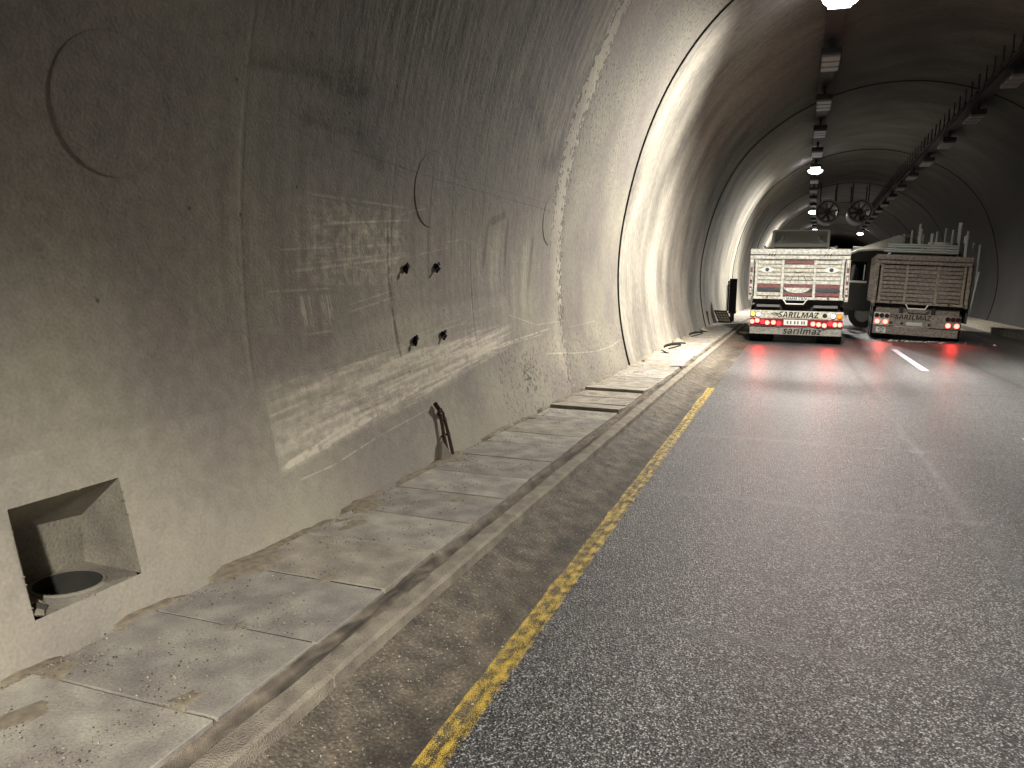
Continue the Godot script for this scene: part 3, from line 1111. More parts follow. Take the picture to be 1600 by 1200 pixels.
func scatter_grit() -> void:
	var peb := ST()
	rock(peb, Vector3.ZERO, 1.0, 19)
	var mesh := commit(peb)
	var nn := noise(111, 1.3, 3)
	for q in [["dark_grit", Color(0.27, 0.25, 0.22), 5200, "dark grit lying in drifts on the walkway slabs", -2.44, -1.69], ["sand", Color(0.60, 0.55, 0.46), 5200, "coarse pale sand lying in drifts on the walkway slabs", -2.44, -1.69], ["road_grit", Color(0.40, 0.37, 0.33), 4200, "brown grit strewn on the shoulder beside the kerb", -1.47, -0.95]]:
		var where: Array[Transform3D] = []
		while where.size() < q[2]:
			var zz := 1.3 + pow(rng.randf(), 2.0) * 16.0
			var t := rng.randf()
			var x: float = lerpf(q[4], q[5], pow(t, 1.5))
			if nn.get_noise_2d(x * 2.4 + q[2], zz * 1.4) < rng.randf_range(-0.25, 0.28):
				continue
			var y: float = 0.2015 if q[4] < -2.0 else 0.006 + 0.112 * pow(clampf((-0.99 - x) / 0.5, 0.0, 1.0), 1.5)
			var s := 0.0014 + 0.0034 * pow(rng.randf(), 4.0)
			where.append(Transform3D(Basis.from_euler(Vector3(rng.randf() * 6.0, rng.randf() * 6.0, 0)).scaled(Vector3.ONE * s), W(x, y + s * 0.3, zz)))
		var mm := MultiMesh.new()
		mm.transform_format = MultiMesh.TRANSFORM_3D
		mm.mesh = mesh
		mm.instance_count = where.size()
		for i in where.size():
			mm.set_instance_transform(i, where[i])
		var mi := MultiMeshInstance3D.new()
		mi.name = q[0]
		mi.multimesh = mm
		mi.material_override = mat(q[1], 0.9)
		mi.set_meta("kind", "stuff")
		add_child(mi)
		tag(mi, q[3], "grit")

func kerb_profile(key: int) -> Array:
	var g := RandomNumberGenerator.new()
	g.seed = key * 7919 + 17
	var j := func(s): return g.randf_range(-s, s)
	return [Vector2(-1.60, 0.02), Vector2(-1.582, 0.160 + j.call(0.003)), Vector2(-1.570 + j.call(0.004), 0.172 + j.call(0.002)), Vector2(-1.492 + j.call(0.002), 0.171 + j.call(0.001)), Vector2(-1.476 + j.call(0.003), 0.158 + j.call(0.003)), Vector2(-1.466, 0.02)]

# ------------------------------------------------------------------ lamps
func lamp(z: float, x: float, lit: bool, label: String, group := "") -> void:
	var o := thing("tunnel_lamp", label, "ceiling lamp", W(x, LAMP_Y, z), heading(z), group)
	var st := ST()
	B(st, -0.20, 0.20, 0.06, 0.20, -0.66, 0.66, 0.02)
	obj("housing", st, M.dark_steel, o)
	for k in 3:
		var c := (k - 1) * 0.43
		st = ST()
		B(st, -0.185, 0.185, 0.012, 0.07, c - 0.17, c + 0.17, 0.012)
		obj("light_module", st, M.lamp_on if lit else M.lamp_off, o)
	for s in [-0.5, 0.5]:
		st = ST()
		B(st, -0.03, 0.03, 0.20, 0.50, s - 0.02, s + 0.02)
		obj("hanger", st, M.dark_steel, o)
	if lit:
		st = ST()
		st.set_smooth_group(1)
		for i in 5:
			for k in 20:
				var c := []
				for e in [[i, k], [i + 1, k], [i + 1, k + 1], [i, k + 1]]:
					var u: float = PI * 0.5 * e[0] / 5.0
					var t: float = TAU * e[1] / 20.0
					c.append(Vector3(0.30 * sin(u) * cos(t), 0.012 - 0.16 * cos(u), 0.30 * sin(u) * sin(t)))
				quad(st, c[0], c[1], c[2], c[3], c[0] + c[2] + Vector3(0, -0.1, 0))
		obj("light_glare_bowl", st, M.lamp_on, o)  # glowing bowl added to imitate the glare round a lit lamp
		var l := SpotLight3D.new()
		l.name = "lamp_light"
		l.spot_angle = 79.0 if z > 0.0 else 71.3
		l.spot_angle_attenuation = 0.80 if z > 0.0 else 0.24
		l.spot_range = 90.0
		l.spot_attenuation = 2.0
		l.light_energy = (LAMP_ENERGY if x < CX else 35.0) if z > 0.0 else 360.0
		l.light_size = 0.22
		l.light_color = Color(1.0, 0.98, 0.945)
		l.shadow_enabled = true
		l.position = Vector3(0, -0.24, 0)
		l.basis = Basis(Vector3.BACK, (-LAMP_TILT if z > 0.0 and x < CX else 0.0)) * Basis(Vector3.RIGHT, -PI / 2 - (0.20 if z > 0.0 and x < CX else 0.0))
		o.add_child(l)
		if z > 0.0 and x < CX:   # extra spot added along the traffic to brighten the lorries
			var l2 := SpotLight3D.new()
			l2.name = "added_light_forward"
			l2.spot_angle = 47.0
			l2.spot_angle_attenuation = 0.62
			l2.spot_range = 90.0
			l2.spot_attenuation = 2.0
			l2.light_energy = 98.0
			l2.light_size = 0.22
			l2.light_color = l.light_color
			l2.shadow_enabled = true
			l2.position = l.position
			l2.basis = Basis(Vector3.BACK, -0.06) * Basis(Vector3.RIGHT, -deg_to_rad(55.0))
			o.add_child(l2)

func ordinal(k: int) -> String:
	return ["first", "second", "third", "fourth", "fifth", "sixth", "seventh", "eighth", "ninth", "tenth", "eleventh", "twelfth", "thirteenth", "fourteenth", "fifteenth", "sixteenth"][k]

func lamps() -> void:
	var where := ["nearest the viewer", "above the lorry", "beyond the lorries", "deep in the tunnel", "farthest off"]
	var n := 0
	for k in range(0, 22):
		var z := 14.5 + 4.25 * k
		var lit := k % 5 == 0
		if lit and k >= 0:
			lamp(z, 0.51, true, "lit white lamp in the left ceiling row, " + where[n])
			n += 1
		elif k >= 0:
			lamp(z, 0.51, false, "unlit lamp in the left ceiling row, %s past the lit one %s" % [["first", "second", "third", "fourth"][k % 5 - 1], where[k / 5]], "unlit lamps of the left row")
	lamp(-7.2, 4.61, true, "lit white lamp in the right ceiling row, behind the viewer")
	for k in range(0, 15):
		var z := 21.5 + 4.5 * k
		if k == 14:
			lamp(z, 4.61, true, "lit white lamp in the right ceiling row, far off between the lorries")
		else:
			lamp(z, 4.61, false, "unlit three-panel lamp in the right ceiling row, %s from the near end" % ordinal(k), "unlit lamps of the right row")
	# trays above the rows
	for q in [[0.51, 6.72, "flat cable tray running above the left lamp row"], [4.61, 6.72, "flat cable tray running above the right lamp row"]]:
		var st := ST()
		for i in 40:
			var a := -10.0 + 3.0 * i
			var b := a + 3.0
			for e in [[-0.16, 0.16, 0.0, 0.0, Vector3.DOWN], [-0.16, -0.16, 0.0, 0.09, Vector3.LEFT], [0.16, 0.16, 0.0, 0.09, Vector3.RIGHT]]:
				quad(st, W(q[0] + e[0], q[1] + e[2], a), W(q[0] + e[1], q[1] + e[3], a), W(q[0] + e[1], q[1] + e[3], b), W(q[0] + e[0], q[1] + e[2], b), e[4])
		var o := obj("cable_tray", st, M.dark_steel)
		tag(o, q[2], "cable tray")
	# the looped black cable beside the right row
	var o := thing("power_cable", "black cable looped on hooks beside the right lamp row", "cable", Vector3.ZERO)
	var pts := []
	for i in 480:
		var z := 14.0 + i * 0.14
		var s := absf(sin(i * PI / 6.0))
		pts.append(W(4.18, 6.62 - 0.09 * s, z))
	var st := ST()
	tube(st, pts, 0.032, 6)
	obj("sheath", st, M.rubber, o)
	for i in 80:
		st = ST()
		cyl(st, W(4.18, 6.58, 14.0 + i * 0.84), W(4.18, 6.98, 14.0 + i * 0.84), 0.02, 5)
		obj("hook", st, M.dark_steel, o)

func jet_fans() -> void:
	for q in [[1.30, "left of the pair of jet fans under the ceiling"], [2.92, "right of the pair of jet fans under the ceiling"]]:
		var z := 46.0
		var o := thing("jet_fan", q[1], "fan", W(q[0], 5.48, z), heading(z))
		var st := ST()
		pipe_shell(st, V(0, 0, 0), V(0, 0, 3.2), 0.58, 0.50, 28)
		obj("casing", st, M.fan, o)
		st = ST()
		pipe_shell(st, V(0, 0, -0.06), V(0, 0, 0.12), 0.64, 0.56, 28)
		obj("intake_ring", st, M.grey, o)
		st = ST()
		cyl(st, V(0, 0, 0.35), V(0, 0, 1.2), 0.17, 16)
		obj("hub", st, M.dark_steel, o)
		for k in 8:
			st = ST()
			var bs := Basis(Vector3.BACK, TAU * k / 8.0 + 0.2)
			cbox(st, V(0, 0, 0.5) + bs * Vector3(0, 0.33, 0), Vector3(0.13, 0.32, 0.02), 0.004, bs * Basis(Vector3.UP, 0.6))
			obj("blade", st, M.grey, o)
		for s in [-0.4, 0.4]:
			for zz in [0.5, 2.6]:
				st = ST()
				B(st, s - 0.03, s + 0.03, 0.40, 1.55, zz - 0.03, zz + 0.03)
				obj("hanger", st, M.dark_steel, o)

# ------------------------------------------------------------------ lorries
func lettering(text: String, hgt: float, m: Material, parent: Node, at: Vector3, slant := 0.0, n := "lettering") -> MeshInstance3D:
	var t := TextMesh.new()
	var f := SystemFont.new()
	f.font_names = PackedStringArray(["Droid Sans"])
	f.font_weight = 700
	t.font = f
	t.text = text
	t.font_size = 64
	t.pixel_size = hgt / 46.0
	t.depth = 0.006
	var o := put(n, t, m, parent)
	o.transform = Transform3D(Basis(Vector3(1, 0, 0), Vector3(slant, 1, 0), Vector3(0, 0, 1)), at)
	return o

func disc_lamp(parent: Node, n: String, m: Material, x: float, y: float, z: float, r: float) -> void:
	var st := ST()
	pipe_shell(st, V(x, y, z), V(x, y, z - 0.035), r * 1.18, r, 18)
	var bz := obj(n, st, M.dark_steel, parent)
	st = ST()
	cyl(st, V(x, y, z - 0.004), V(x, y, z - 0.022), r * 0.99, 18)
	obj("tail_light_lens", st, m, bz)

func red_light(parent: Node, x: float, y: float, z: float, e: float, c := Color(1.0, 0.20, 0.16)) -> void:
	var l := SpotLight3D.new()
	l.name = "tail_light_glow"
	l.position = V(x, y, z)
	l.basis = Basis(Vector3.RIGHT, -0.22) * Basis(Vector3.UP, PI)
	l.light_color = c
	l.light_energy = e
	l.light_size = 0.06
	l.spot_angle = 70.0
	l.spot_angle_attenuation = 1.0
	l.spot_range = 40.0
	l.spot_attenuation = 2.0
	l.shadow_enabled = true
	parent.add_child(l, true)

func wheel(parent: Node, x: float, z: float, side: float) -> void:
	var st := ST()
	var a := V(x, 0.5, z)
	var b := V(x + 0.29 * side, 0.5, z)
	pipe_shell(st, a, b, 0.50, 0.29, 28)
	var t := obj("wheel", st, M.rubber, parent)
	st = ST()
	cyl(st, V(x + 0.06 * side, 0.5, z), V(x + 0.24 * side, 0.5, z), 0.29, 20)
	cyl(st, V(x + 0.2 * side, 0.5, z), V(x + 0.30 * side, 0.5, z), 0.10, 12)
	obj("rim", st, M.grey, t)

func bed(o: Node3D, hw: float, yb: float, yt: float, len: float, frame: Material, boards: Array, rail: Material) -> void:
	# chassis
	var st := ST()
	for s in [-0.42, 0.42]:
		B(st, s - 0.05, s + 0.05, 0.72, 1.0, 0.15, len + 1.6)
	for k in 6:
		B(st, -0.42, 0.42, 0.78, 0.94, 0.4 + k * 1.1, 0.5 + k * 1.1)
	obj("chassis", st, M.dark_steel, o)
	st = ST()
	B(st, -hw + 0.02, hw - 0.02, yb - 0.08, yb + 0.03, 0.05, len)
	for k in 9:
		B(st, -hw + 0.06, hw - 0.06, yb - 0.2, yb - 0.08, 0.25 + k * len / 9.4, 0.33 + k * len / 9.4)
	obj("bed_floor", st, M.dark_steel, o)
	for w in [0.75, 2.0]:
		for s in [-1.0, 1.0]:
			wheel(o, s * (hw - 0.62), w, s)
			wheel(o, s * (hw - 0.31), w, s)
	# tailgate: uprights, then boards in three bays
	var post := [-hw + 0.13, -hw / 3.0, hw / 3.0, hw - 0.13]
	for i in 4:
		st = ST()
		B(st, post[i] - 0.035, post[i] + 0.035, yb - 0.02, yt + 0.01, -0.05, 0.03, 0.006)
		obj("tailgate_upright", st, frame, o)
	var n := boards.size()
	for bay in 3:
		var x0: float = post[bay] + 0.038
		var x1: float = post[bay + 1] - 0.038
		for k in n:
			var h := (yt - yb) / n
			var y0 := yb + k * h
			var which: Material = boards[n - 1 - k][bay]
			st = ST()
			B(st, x0, x1, y0 + 0.009, y0 + h - 0.009, -0.026 + rng.randf_range(-0.006, 0.006), 0.02, 0.008)
			obj("tailgate_board", st, which, o)
	for s in [-1.0, 1.0]:
		st = ST()
		B(st, s * hw - 0.05, s * hw + 0.05, yb - 0.12, yt + 0.02, -0.03, 0.09, 0.012)
		obj("corner_post", st, frame, o)
		for k in 3:
			st = ST()
			var yy := yb + (0.14 + 0.36 * k) * (yt - yb)
			cyl(st, V(s * (hw + 0.0), yy - 0.06, -0.06), V(s * (hw + 0.0), yy + 0.06, -0.06), 0.028, 8)
			obj("hinge", st, frame, o)
		# side boards with stakes
		for k in 5:
			st = ST()
			var h := (yt - yb) / 5.0
			B(st, s * hw - 0.03, s * hw + 0.03, yb + k * h + 0.006, yb + (k + 1) * h - 0.006, 0.1, len, 0.008)
			obj("side_board", st, boards[(k * 2) % n][0], o)
		for k in 5:
			st = ST()
			B(st, s * hw - 0.05, s * hw + 0.055, yb - 0.1, yt + 0.3, 0.2 + k * (len - 0.4) / 4.0, 0.28 + k * (len - 0.4) / 4.0)
			obj("side_stake", st, frame, o)
	# two rails above the gate
	st = ST()
	B(st, -hw - 0.05, hw + 0.04, yt + 0.03, yt + 0.125, -0.05, 0.04, 0.012)
	obj("top_rail", st, rail, o)
	st = ST()
	B(st, -hw - 0.02, hw + 0.01, yt + 0.125, yt + 0.15, -0.02, 0.03)
	obj("rail_spacer", st, M.dark_steel, o)
	st = ST()
	B(st, -hw - 0.05, hw + 0.04, yt + 0.15, yt + 0.30, -0.045, 0.04, 0.014)
	obj("top_rail", st, rail, o)
	for s in [-1.0, 1.0]:
		for k in 3:
			st = ST()
			cbox(st, V(s * (hw * 0.52 + k * 0.07), yt + 0.137, -0.05), Vector3(0.022, 0.07, 0.02), 0.004, Basis(Vector3.BACK, -0.5))
			obj("rail_clip", st, M.dark_steel, o)
	# sill rail under the gate and the latch bar below it
	st = ST()
	B(st, -hw - 0.03, hw + 0.03, yb - 0.085, yb - 0.012, -0.05, 0.05, 0.01)
	obj("sill_rail", st, frame, o)
	st = ST()
	tube(st, [V(-0.34, yb - 0.08, -0.07), V(-0.27, yb - 0.20, -0.09), V(0.17, yb - 0.20, -0.09), V(0.24, yb - 0.08, -0.07)], 0.020, 6)
	obj("latch_bar", st, M.white_paint, o)
	for s in [-1.0, 1.0]:   # rope hooks on the sill
		for k in 2:
			st = ST()
			tube(st, [V(s * (0.75 + k * 0.38), yb - 0.02, -0.06), V(s * (0.75 + k * 0.38), yb - 0.05, -0.10), V(s * (0.79 + k * 0.38), yb - 0.02, -0.11)], 0.012, 5)
			obj("rope_hook", st, M.dark_steel, o)

func cab(parent: Node, at: Transform3D, paint: Material, dark: Material) -> void:
	# faces -z (forward); rear wall at z = 0
	var hw := 1.16
	var st := ST()
	# body as a side profile pushed across
	var prof := [Vector2(0.0, 0.75), Vector2(0.0, 2.72), Vector2(0.35, 2.86), Vector2(1.55, 2.80), Vector2(1.95, 2.52), Vector2(2.10, 1.70), Vector2(2.16, 0.62), Vector2(1.1, 0.62)]
	var c := Vector2(1.0, 1.7)
	for k in prof.size():
		var p: Vector2 = prof[k]
		var q: Vector2 = prof[(k + 1) % prof.size()]
		var m := (p + q) * 0.5 - c
		quad(st, V(-hw, p.y, p.x), V(-hw, q.y, q.x), V(hw, q.y, q.x), V(hw, p.y, p.x), Vector3(0, m.y, -m.x))
		for s in [-1.0, 1.0]:
			tri(st, V(s * hw, c.y, c.x), V(s * hw, p.y, p.x), V(s * hw, q.y, q.x), Vector3(s, 0, 0))
	var b := obj("cab", st, dark, parent)
	b.transform = at
	for s in [-1.0, 1.0]:
		st = ST()
		B(st, s * hw - 0.012, s * hw + 0.012, 1.72, 2.42, 1.12, 1.86, 0.006)
		obj("side_window", st, M.glass, b)
		st = ST()
		B(st, s * hw - 0.02, s * hw + 0.02, 1.64, 1.715, 1.06, 1.98, 0.006)
		B(st, s * hw - 0.02, s * hw + 0.02, 1.75, 2.30, 1.16, 1.20, 0.006)
		obj("door_trim", st, paint, b)
		st = ST()
		B(st, s * hw - 0.016, s * hw + 0.016, 0.95, 2.5, 0.98, 1.04, 0.004)
		B(st, s * hw - 0.016, s * hw + 0.016, 0.95, 2.5, 0.72, 0.76, 0.004)
		obj("pillar_trim", st, M.dark_steel, b)
		# roof edge, pale
		st = ST()
		tube(st, [V(s * hw, 2.46, 1.98), V(s * hw, 2.70, 1.76), V(s * hw, 2.83, 1.45), V(s * hw, 2.87, 0.9), V(s * hw, 2.86, 0.3)], 0.045, 8)
		obj("roof_edge", st, paint, b)
		# mirror on an arm
		st = ST()
		tube(st, [V(s * hw, 2.3, 2.0), V(s * (hw + 0.2), 2.32, 2.12), V(s * (hw + 0.22), 1.7, 2.12)], 0.018, 6)
		B(st, s * (hw + 0.12), s * (hw + 0.32), 1.72, 2.26, 2.06, 2.14, 0.03)
		obj("mirror", st, M.dark_steel, b)
		st = ST()
		pipe_shell(st, V(s * (hw - 0.30), 0.5, 1.1), V(s * (hw - 0.01), 0.5, 1.1), 0.50, 0.29, 24)
		var w := obj("front_wheel", st, M.rubber, b)
		st = ST()
		cyl(st, V(s * (hw - 0.2), 0.5, 1.1), V(s * (hw - 0.06), 0.5, 1.1), 0.29, 16)
		obj("front_rim", st, M.grey, b)
		st = ST()
		B(st, s * 0.72, s * 1.12, 0.92, 1.14, 2.12, 2.2, 0.03)
		B(st, s * 1.10, s * 1.19, 0.85, 1.2, 1.85, 2.19, 0.03)
		obj("headlamp_housing", st, paint, b)
	st = ST()
	B(st, -1.0, 1.0, 1.74, 2.46, 2.03, 2.06)
	obj("windscreen", st, M.glass, b)
	st = ST()   # visor
	slab_visor(st, hw)
	obj("sun_visor", st, paint, b)
	for k in 4:   # horns and roof lamps
		st = ST()
		cyl(st, V(-0.66 + k * 0.44, 2.93, 1.25), V(-0.66 + k * 0.44, 2.91, 1.85), 0.035, 10, 0.075)
		obj("air_horn", st, M.galv, b)
	# bumper
	st = ST()
	B(st, -hw, hw, 0.36, 0.66, 1.95, 2.24, 0.05)
	obj("front_bumper", st, paint, b)
	# wind deflector: two cheeks and a sloping sheet, open to the rear
	for s in [-1.0, 1.0]:
		st = ST()
		var pr := [Vector2(0.05, 2.80), Vector2(0.05, 3.36), Vector2(0.22, 3.40), Vector2(1.5, 2.92), Vector2(1.5, 2.82)]
		for e in [-0.028, 0.028]:
			for k in range(1, pr.size() - 1):
				tri(st, V(s * 0.90 + e, pr[0].y, pr[0].x), V(s * 0.90 + e, pr[k].y, pr[k].x), V(s * 0.90 + e, pr[k + 1].y, pr[k + 1].x), Vector3(e, 0, 0))
		for k in pr.size():
			var p: Vector2 = pr[k]
			var q: Vector2 = pr[(k + 1) % pr.size()]
			var m := (p + q) * 0.5 - Vector2(0.6, 3.0)
			quad(st, V(s * 0.90 - 0.028, p.y, p.x), V(s * 0.90 + 0.028, p.y, p.x), V(s * 0.90 + 0.028, q.y, q.x), V(s * 0.90 - 0.028, q.y, q.x), Vector3(0, m.y, -m.x))
		obj("deflector_cheek", st, paint, b)
		st = ST()
		tube(st, [V(s * 0.84, 2.88, 0.12), V(s * 0.62, 3.06, 0.35), V(s * 0.58, 3.24, 0.6)], 0.05, 8)
		cbox(st, V(s * 0.68, 3.02, 0.28), Vector3(0.22, 0.10, 0.08), 0.03, Basis(Vector3.BACK, -0.5 * s))
		obj("deflector_strut", st, paint, b)
	st = ST()
	for k in 8:
		var t0 := k / 8.0
		var t1 := (k + 1) / 8.0
		var f0 := Vector2(lerpf(0.06, 1.55, t0), 2.86 + 0.54 * pow(1.0 - t0, 0.8))
		var f1 := Vector2(lerpf(0.06, 1.55, t1), 2.86 + 0.54 * pow(1.0 - t1, 0.8))
		for e in [0.0, 0.03]:
			quad(st, V(-0.88, f0.y + e, f0.x), V(0.88, f0.y + e, f0.x), V(0.88, f1.y + e, f1.x), V(-0.88, f1.y + e, f1.x), Vector3(0, 1 if e > 0 else -1, 0))
	B(st, -0.90, 0.90, 3.385, 3.43, 0.02, 0.08, 0.012)
	obj("deflector_sheet", st, paint, b)
	for s in [-1.0, 1.0]:
		st = ST()
		B(st, s * 0.885 - 0.045, s * 0.885 + 0.045, 2.80, 3.40, 0.0, 0.05, 0.015)
		obj("deflector_flange", st, paint, b)
	st = ST()
	B(st, -0.84, 0.84, 2.84, 2.97, -0.02, 0.04, 0.012)
	obj("roof_crossbar", st, paint, b)

func slab_visor(st: SurfaceTool, hw: float) -> void:
	var bs := Basis(Vector3.RIGHT, 0.5)
	cbox(st, V(0, 2.50, 2.12), Vector3(hw * 2.0 + 0.06, 0.03, 0.34), 0.01, bs)
	for s in [-1.0, 1.0]:
		cbox(st, V(s * (hw + 0.03), 2.50, 2.04), Vector3(0.03, 0.16, 0.50), 0.01, bs)

func trucks() -> void:
	# ---- the pale lorry straight ahead
	var z := 21.96
	var o := thing("flatbed_lorry", "white dropside lorry with red and navy stripes, all tail lights glowing", "truck", W(0.16, 0, z), heading(z))
	var p = M.cream
	var q = M.pale
	var r = M.red
	var b = M.navy
	bed(o, 1.20, 1.27, 2.22, 6.0, M.pale, [[q, r, q], [p, q, p], [p, p, p], [p, p, p], [q, p, q], [q, q, q], [r, r, r], [b, b, b], [p, r, r]], M.pale)
	cab(o, Transform3D(Basis.IDENTITY, V(0.0, 0.0, 6.5)), M.white_paint, M.pale)
	# painted eyes on the outer bays and a badge on the middle one
	for s in [-1.0, 1.0]:
		var e := ST()
		var pts := []
		for k in 16:
			var t := TAU * k / 16.0
			pts.append(Vector2(s * 0.80 + 0.21 * cos(t), 1.965 + 0.075 * sin(t) * absf(sin(t))))
		slab_poly(e, pts, -0.043, -0.034)
		obj("painted_eye", e, M.white_paint, o)
		e = ST()
		cyl(e, V(s * 0.80, 1.972, -0.040), V(s * 0.80, 1.972, -0.050), 0.052, 14)
		obj("painted_pupil", e, M.navy, o)
	var st := ST()
	for k in 12:
		var t0 := PI * k / 12.0
		var t1 := PI * (k + 1) / 12.0
		for L in [[0.33, 0.14, 1.50]]:
			tri(st, V(-0.02, L[2], -0.045), V(-0.02 + L[0] * cos(t0), L[2] - L[1] * sin(t0), -0.045), V(-0.02 + L[0] * cos(t1), L[2] - L[1] * sin(t1), -0.045), Vector3.BACK)
	obj("painted_half_moon", st, M.pale, o)
	st = ST()
	for k in 5:
		var t := -0.5 + 0.25 * k
		cyl(st, V(t * 0.55, 1.82 - absf(t) * 0.06, -0.042), V(t * 0.85, 1.64, -0.042), 0.008, 5)
	tube(st, [V(-0.12, 1.93, -0.042), V(-0.05, 1.90, -0.042), V(0.05, 1.90, -0.042), V(0.12, 1.93, -0.042)], 0.008, 5)
	obj("painted_drawing", st, M.grey, o)
	for s in [-1.0, 1.0]:   # reflective strips down the corner posts
		for k in 3:
			st = ST()
			var y0 := 1.28 + k * 0.31
			B(st, s * 1.20 - 0.032, s * 1.20 + 0.032, y0, y0 + 0.24, -0.038, -0.02)
			obj("reflective_strip", st, M.red, o)
	st = ST()
	B(st, -0.30, 0.26, 1.165, 1.26, -0.075, -0.055, 0.004)
	var np := obj("name_plate", st, M.white_paint, o)
	lettering("MMM CRN", 0.075, M.navy, np, V(-0.02, 1.212, -0.082))
	# dark panel under the bed, side boxes
	st = ST()
	B(st, -1.08, 1.10, 0.88, 1.14, 0.35, 0.4)
	obj("underbody_panel", st, M.dark_steel, o)
	for s in [-1.0, 1.0]:
		st = ST()
		B(st, s * 0.72 - 0.30, s * 0.72 + 0.30, 0.97, 1.04, 0.0, 0.3, 0.01)
		obj("mudguard", st, M.grey, o)
	# light bar
	st = ST()
	B(st, -1.18, 1.18, 0.44, 0.88, 0.05, 0.12, 0.012)
	var bar := obj("light_bar", st, M.pale, o)
	st = ST()
	B(st, -0.82, 0.80, 0.68, 0.875, 0.028, 0.05, 0.006)
	var sign_ := obj("sign_board", st, M.cream, o)
	lettering("SARILMAZ", 0.15, M.ink, sign_, V(0.06, 0.775, 0.022), 0.18)
	st = ST()
	for k in 3:
		tube(st, [V(-0.62 + 0.05 * k, 0.80 - 0.03 * k, 0.024), V(-0.53 + 0.02 * k, 0.82 - 0.03 * k, 0.024), V(-0.44, 0.80 - 0.03 * k, 0.024)], 0.010, 5)
	obj("swoosh_emblem", st, M.ink, sign_)
	st = ST()
	cyl(st, V(0.72, 0.775, 0.026), V(0.72, 0.775, 0.018), 0.06, 16)
	obj("speed_disc", st, M.ink, sign_)
	st = ST()
	B(st, -1.17, 1.17, 0.455, 0.665, 0.03, 0.05, 0.006)
	obj("red_light_strip", st, M.red_strip, o)
	st = ST()
	B(st, -0.30, 0.30, 0.50, 0.645, 0.016, 0.03, 0.004)
	obj("licence_plate", st, M.white_paint, o)
	for x in [-0.2, -0.12, -0.02, 0.06, 0.16, 0.22]:
		st = ST()
		B(st, x - 0.02, x + 0.02, 0.53, 0.615, 0.012, 0.016)
		obj("plate_mark", st, M.grey, o)
	var lights := [[-1.10, 0.78, "y"], [-0.96, 0.77, "w"], [0.92, 0.77, "w"], [1.08, 0.77, "a"], [-1.11, 0.57, "h"], [-0.98, 0.60, "h"], [-0.84, 0.57, "r"], [-0.72, 0.55, "h"], [-0.56, 0.56, "h"], [-0.42, 0.54, "r"], [0.44, 0.55, "h"], [0.58, 0.54, "h"], [0.72, 0.52, "h"], [0.86, 0.57, "r"], [0.98, 0.55, "h"], [1.10, 0.55, "h"]]
	for L in lights:
		var m: Material = {"y": M.lens_yellow, "w": M.lens_white, "a": M.lens_amber, "h": M.lens_hot, "r": M.lens_red}[L[2]]
		disc_lamp(o, "tail_light", m, L[0], L[1], 0.03, 0.060)
	for x in [-0.9, 0.85]:
		red_light(o, x, 0.50, -0.12, 0.95)
	# mud flap
	st = ST()
	B(st, -1.17, 1.16, 0.235, 0.43, 0.08, 0.10, 0.005)
	var flap := obj("mud_flap", st, M.grey, o)
	flap.material_override = grained(Color(0.66, 0.64, 0.60), 0.7)
	lettering("sarılmaz", 0.17, M.ink, flap, V(0.18, 0.345, 0.072), 0.2)
	# ---- the weathered lorry in the right lane, leaning on its springs
	z = 25.2
	o = thing("flatbed_lorry", "dirty brown dropside lorry loaded with guard rails and steel posts", "truck", W(3.46, -0.03, z), heading(z, 0.045, 0.037))
	p = M.brown
	q = M.brown2
	r = M.brown3
	bed(o, 1.20, 1.16, 2.20, 4.4, M.brown_frame, [[q, p, q], [p, r, q], [r, p, q], [p, p, r], [r, r, p], [p, p, p], [r, p, r], [q, r, p], [p, q, q]], M.brown3)
	# its cab, turned to the left
	cab(o, Transform3D(Basis(Vector3.UP, 1.22), V(0.12, 0.0, 6.6)), M.white_paint, M.dark_steel)
	st = ST()
	B(st, -1.1, 1.1, 0.78, 0.98, 0.25, 0.3)
	obj("underbody_panel", st, M.brown, o)
	st = ST()
	B(st, -1.12, 1.14, 0.42, 0.80, 0.03, 0.10, 0.012)
	obj("light_bar", st, M.brown3, o)
	st = ST()
	B(st, -0.80, 0.76, 0.60, 0.80, 0.012, 0.03, 0.005)
	sign_ = obj("sign_board", st, M.brown3, o)
	lettering("SARILMAZ", 0.14, M.ink, sign_, V(-0.10, 0.70, 0.006), 0.1)
	st = ST()
	for k in 2:
		tube(st, [V(-0.74, 0.73 - 0.06 * k, 0.008), V(-0.66, 0.75 - 0.06 * k, 0.008), V(-0.56, 0.73 - 0.06 * k, 0.008)], 0.012, 5)
	obj("swoosh_emblem", st, M.ink, sign_)
	st = ST()
	B(st, -0.26, 0.16, 0.46, 0.56, 0.015, 0.03, 0.004)
	obj("licence_plate", st, M.galv, o)
	for x in [-0.66, -0.38, 0.34]:
		st = ST()
		cyl(st, V(x, 0.51, 0.03), V(x, 0.51, 0.01), 0.04, 12)
		obj("round_marker", st, M.dark_steel, o)
	st = ST()
	B(st, -1.14, 1.10, 0.17, 0.40, 0.04, 0.08, 0.006)
	flap = obj("mud_flap", st, M.brown, o)
	st = ST()
	B(st, -1.05, -0.78, 0.20, 0.37, 0.03, 0.04)
	obj("flap_badge", st, M.pale, flap)
	st = ST()
	pipe_shell(st, V(-0.91, 0.285, 0.03), V(-0.91, 0.285, 0.022), 0.07, 0.055, 16)
	B(st, -0.915, -0.905, 0.24, 0.33, 0.022, 0.03)
	obj("badge_ring", st, M.ink, flap)
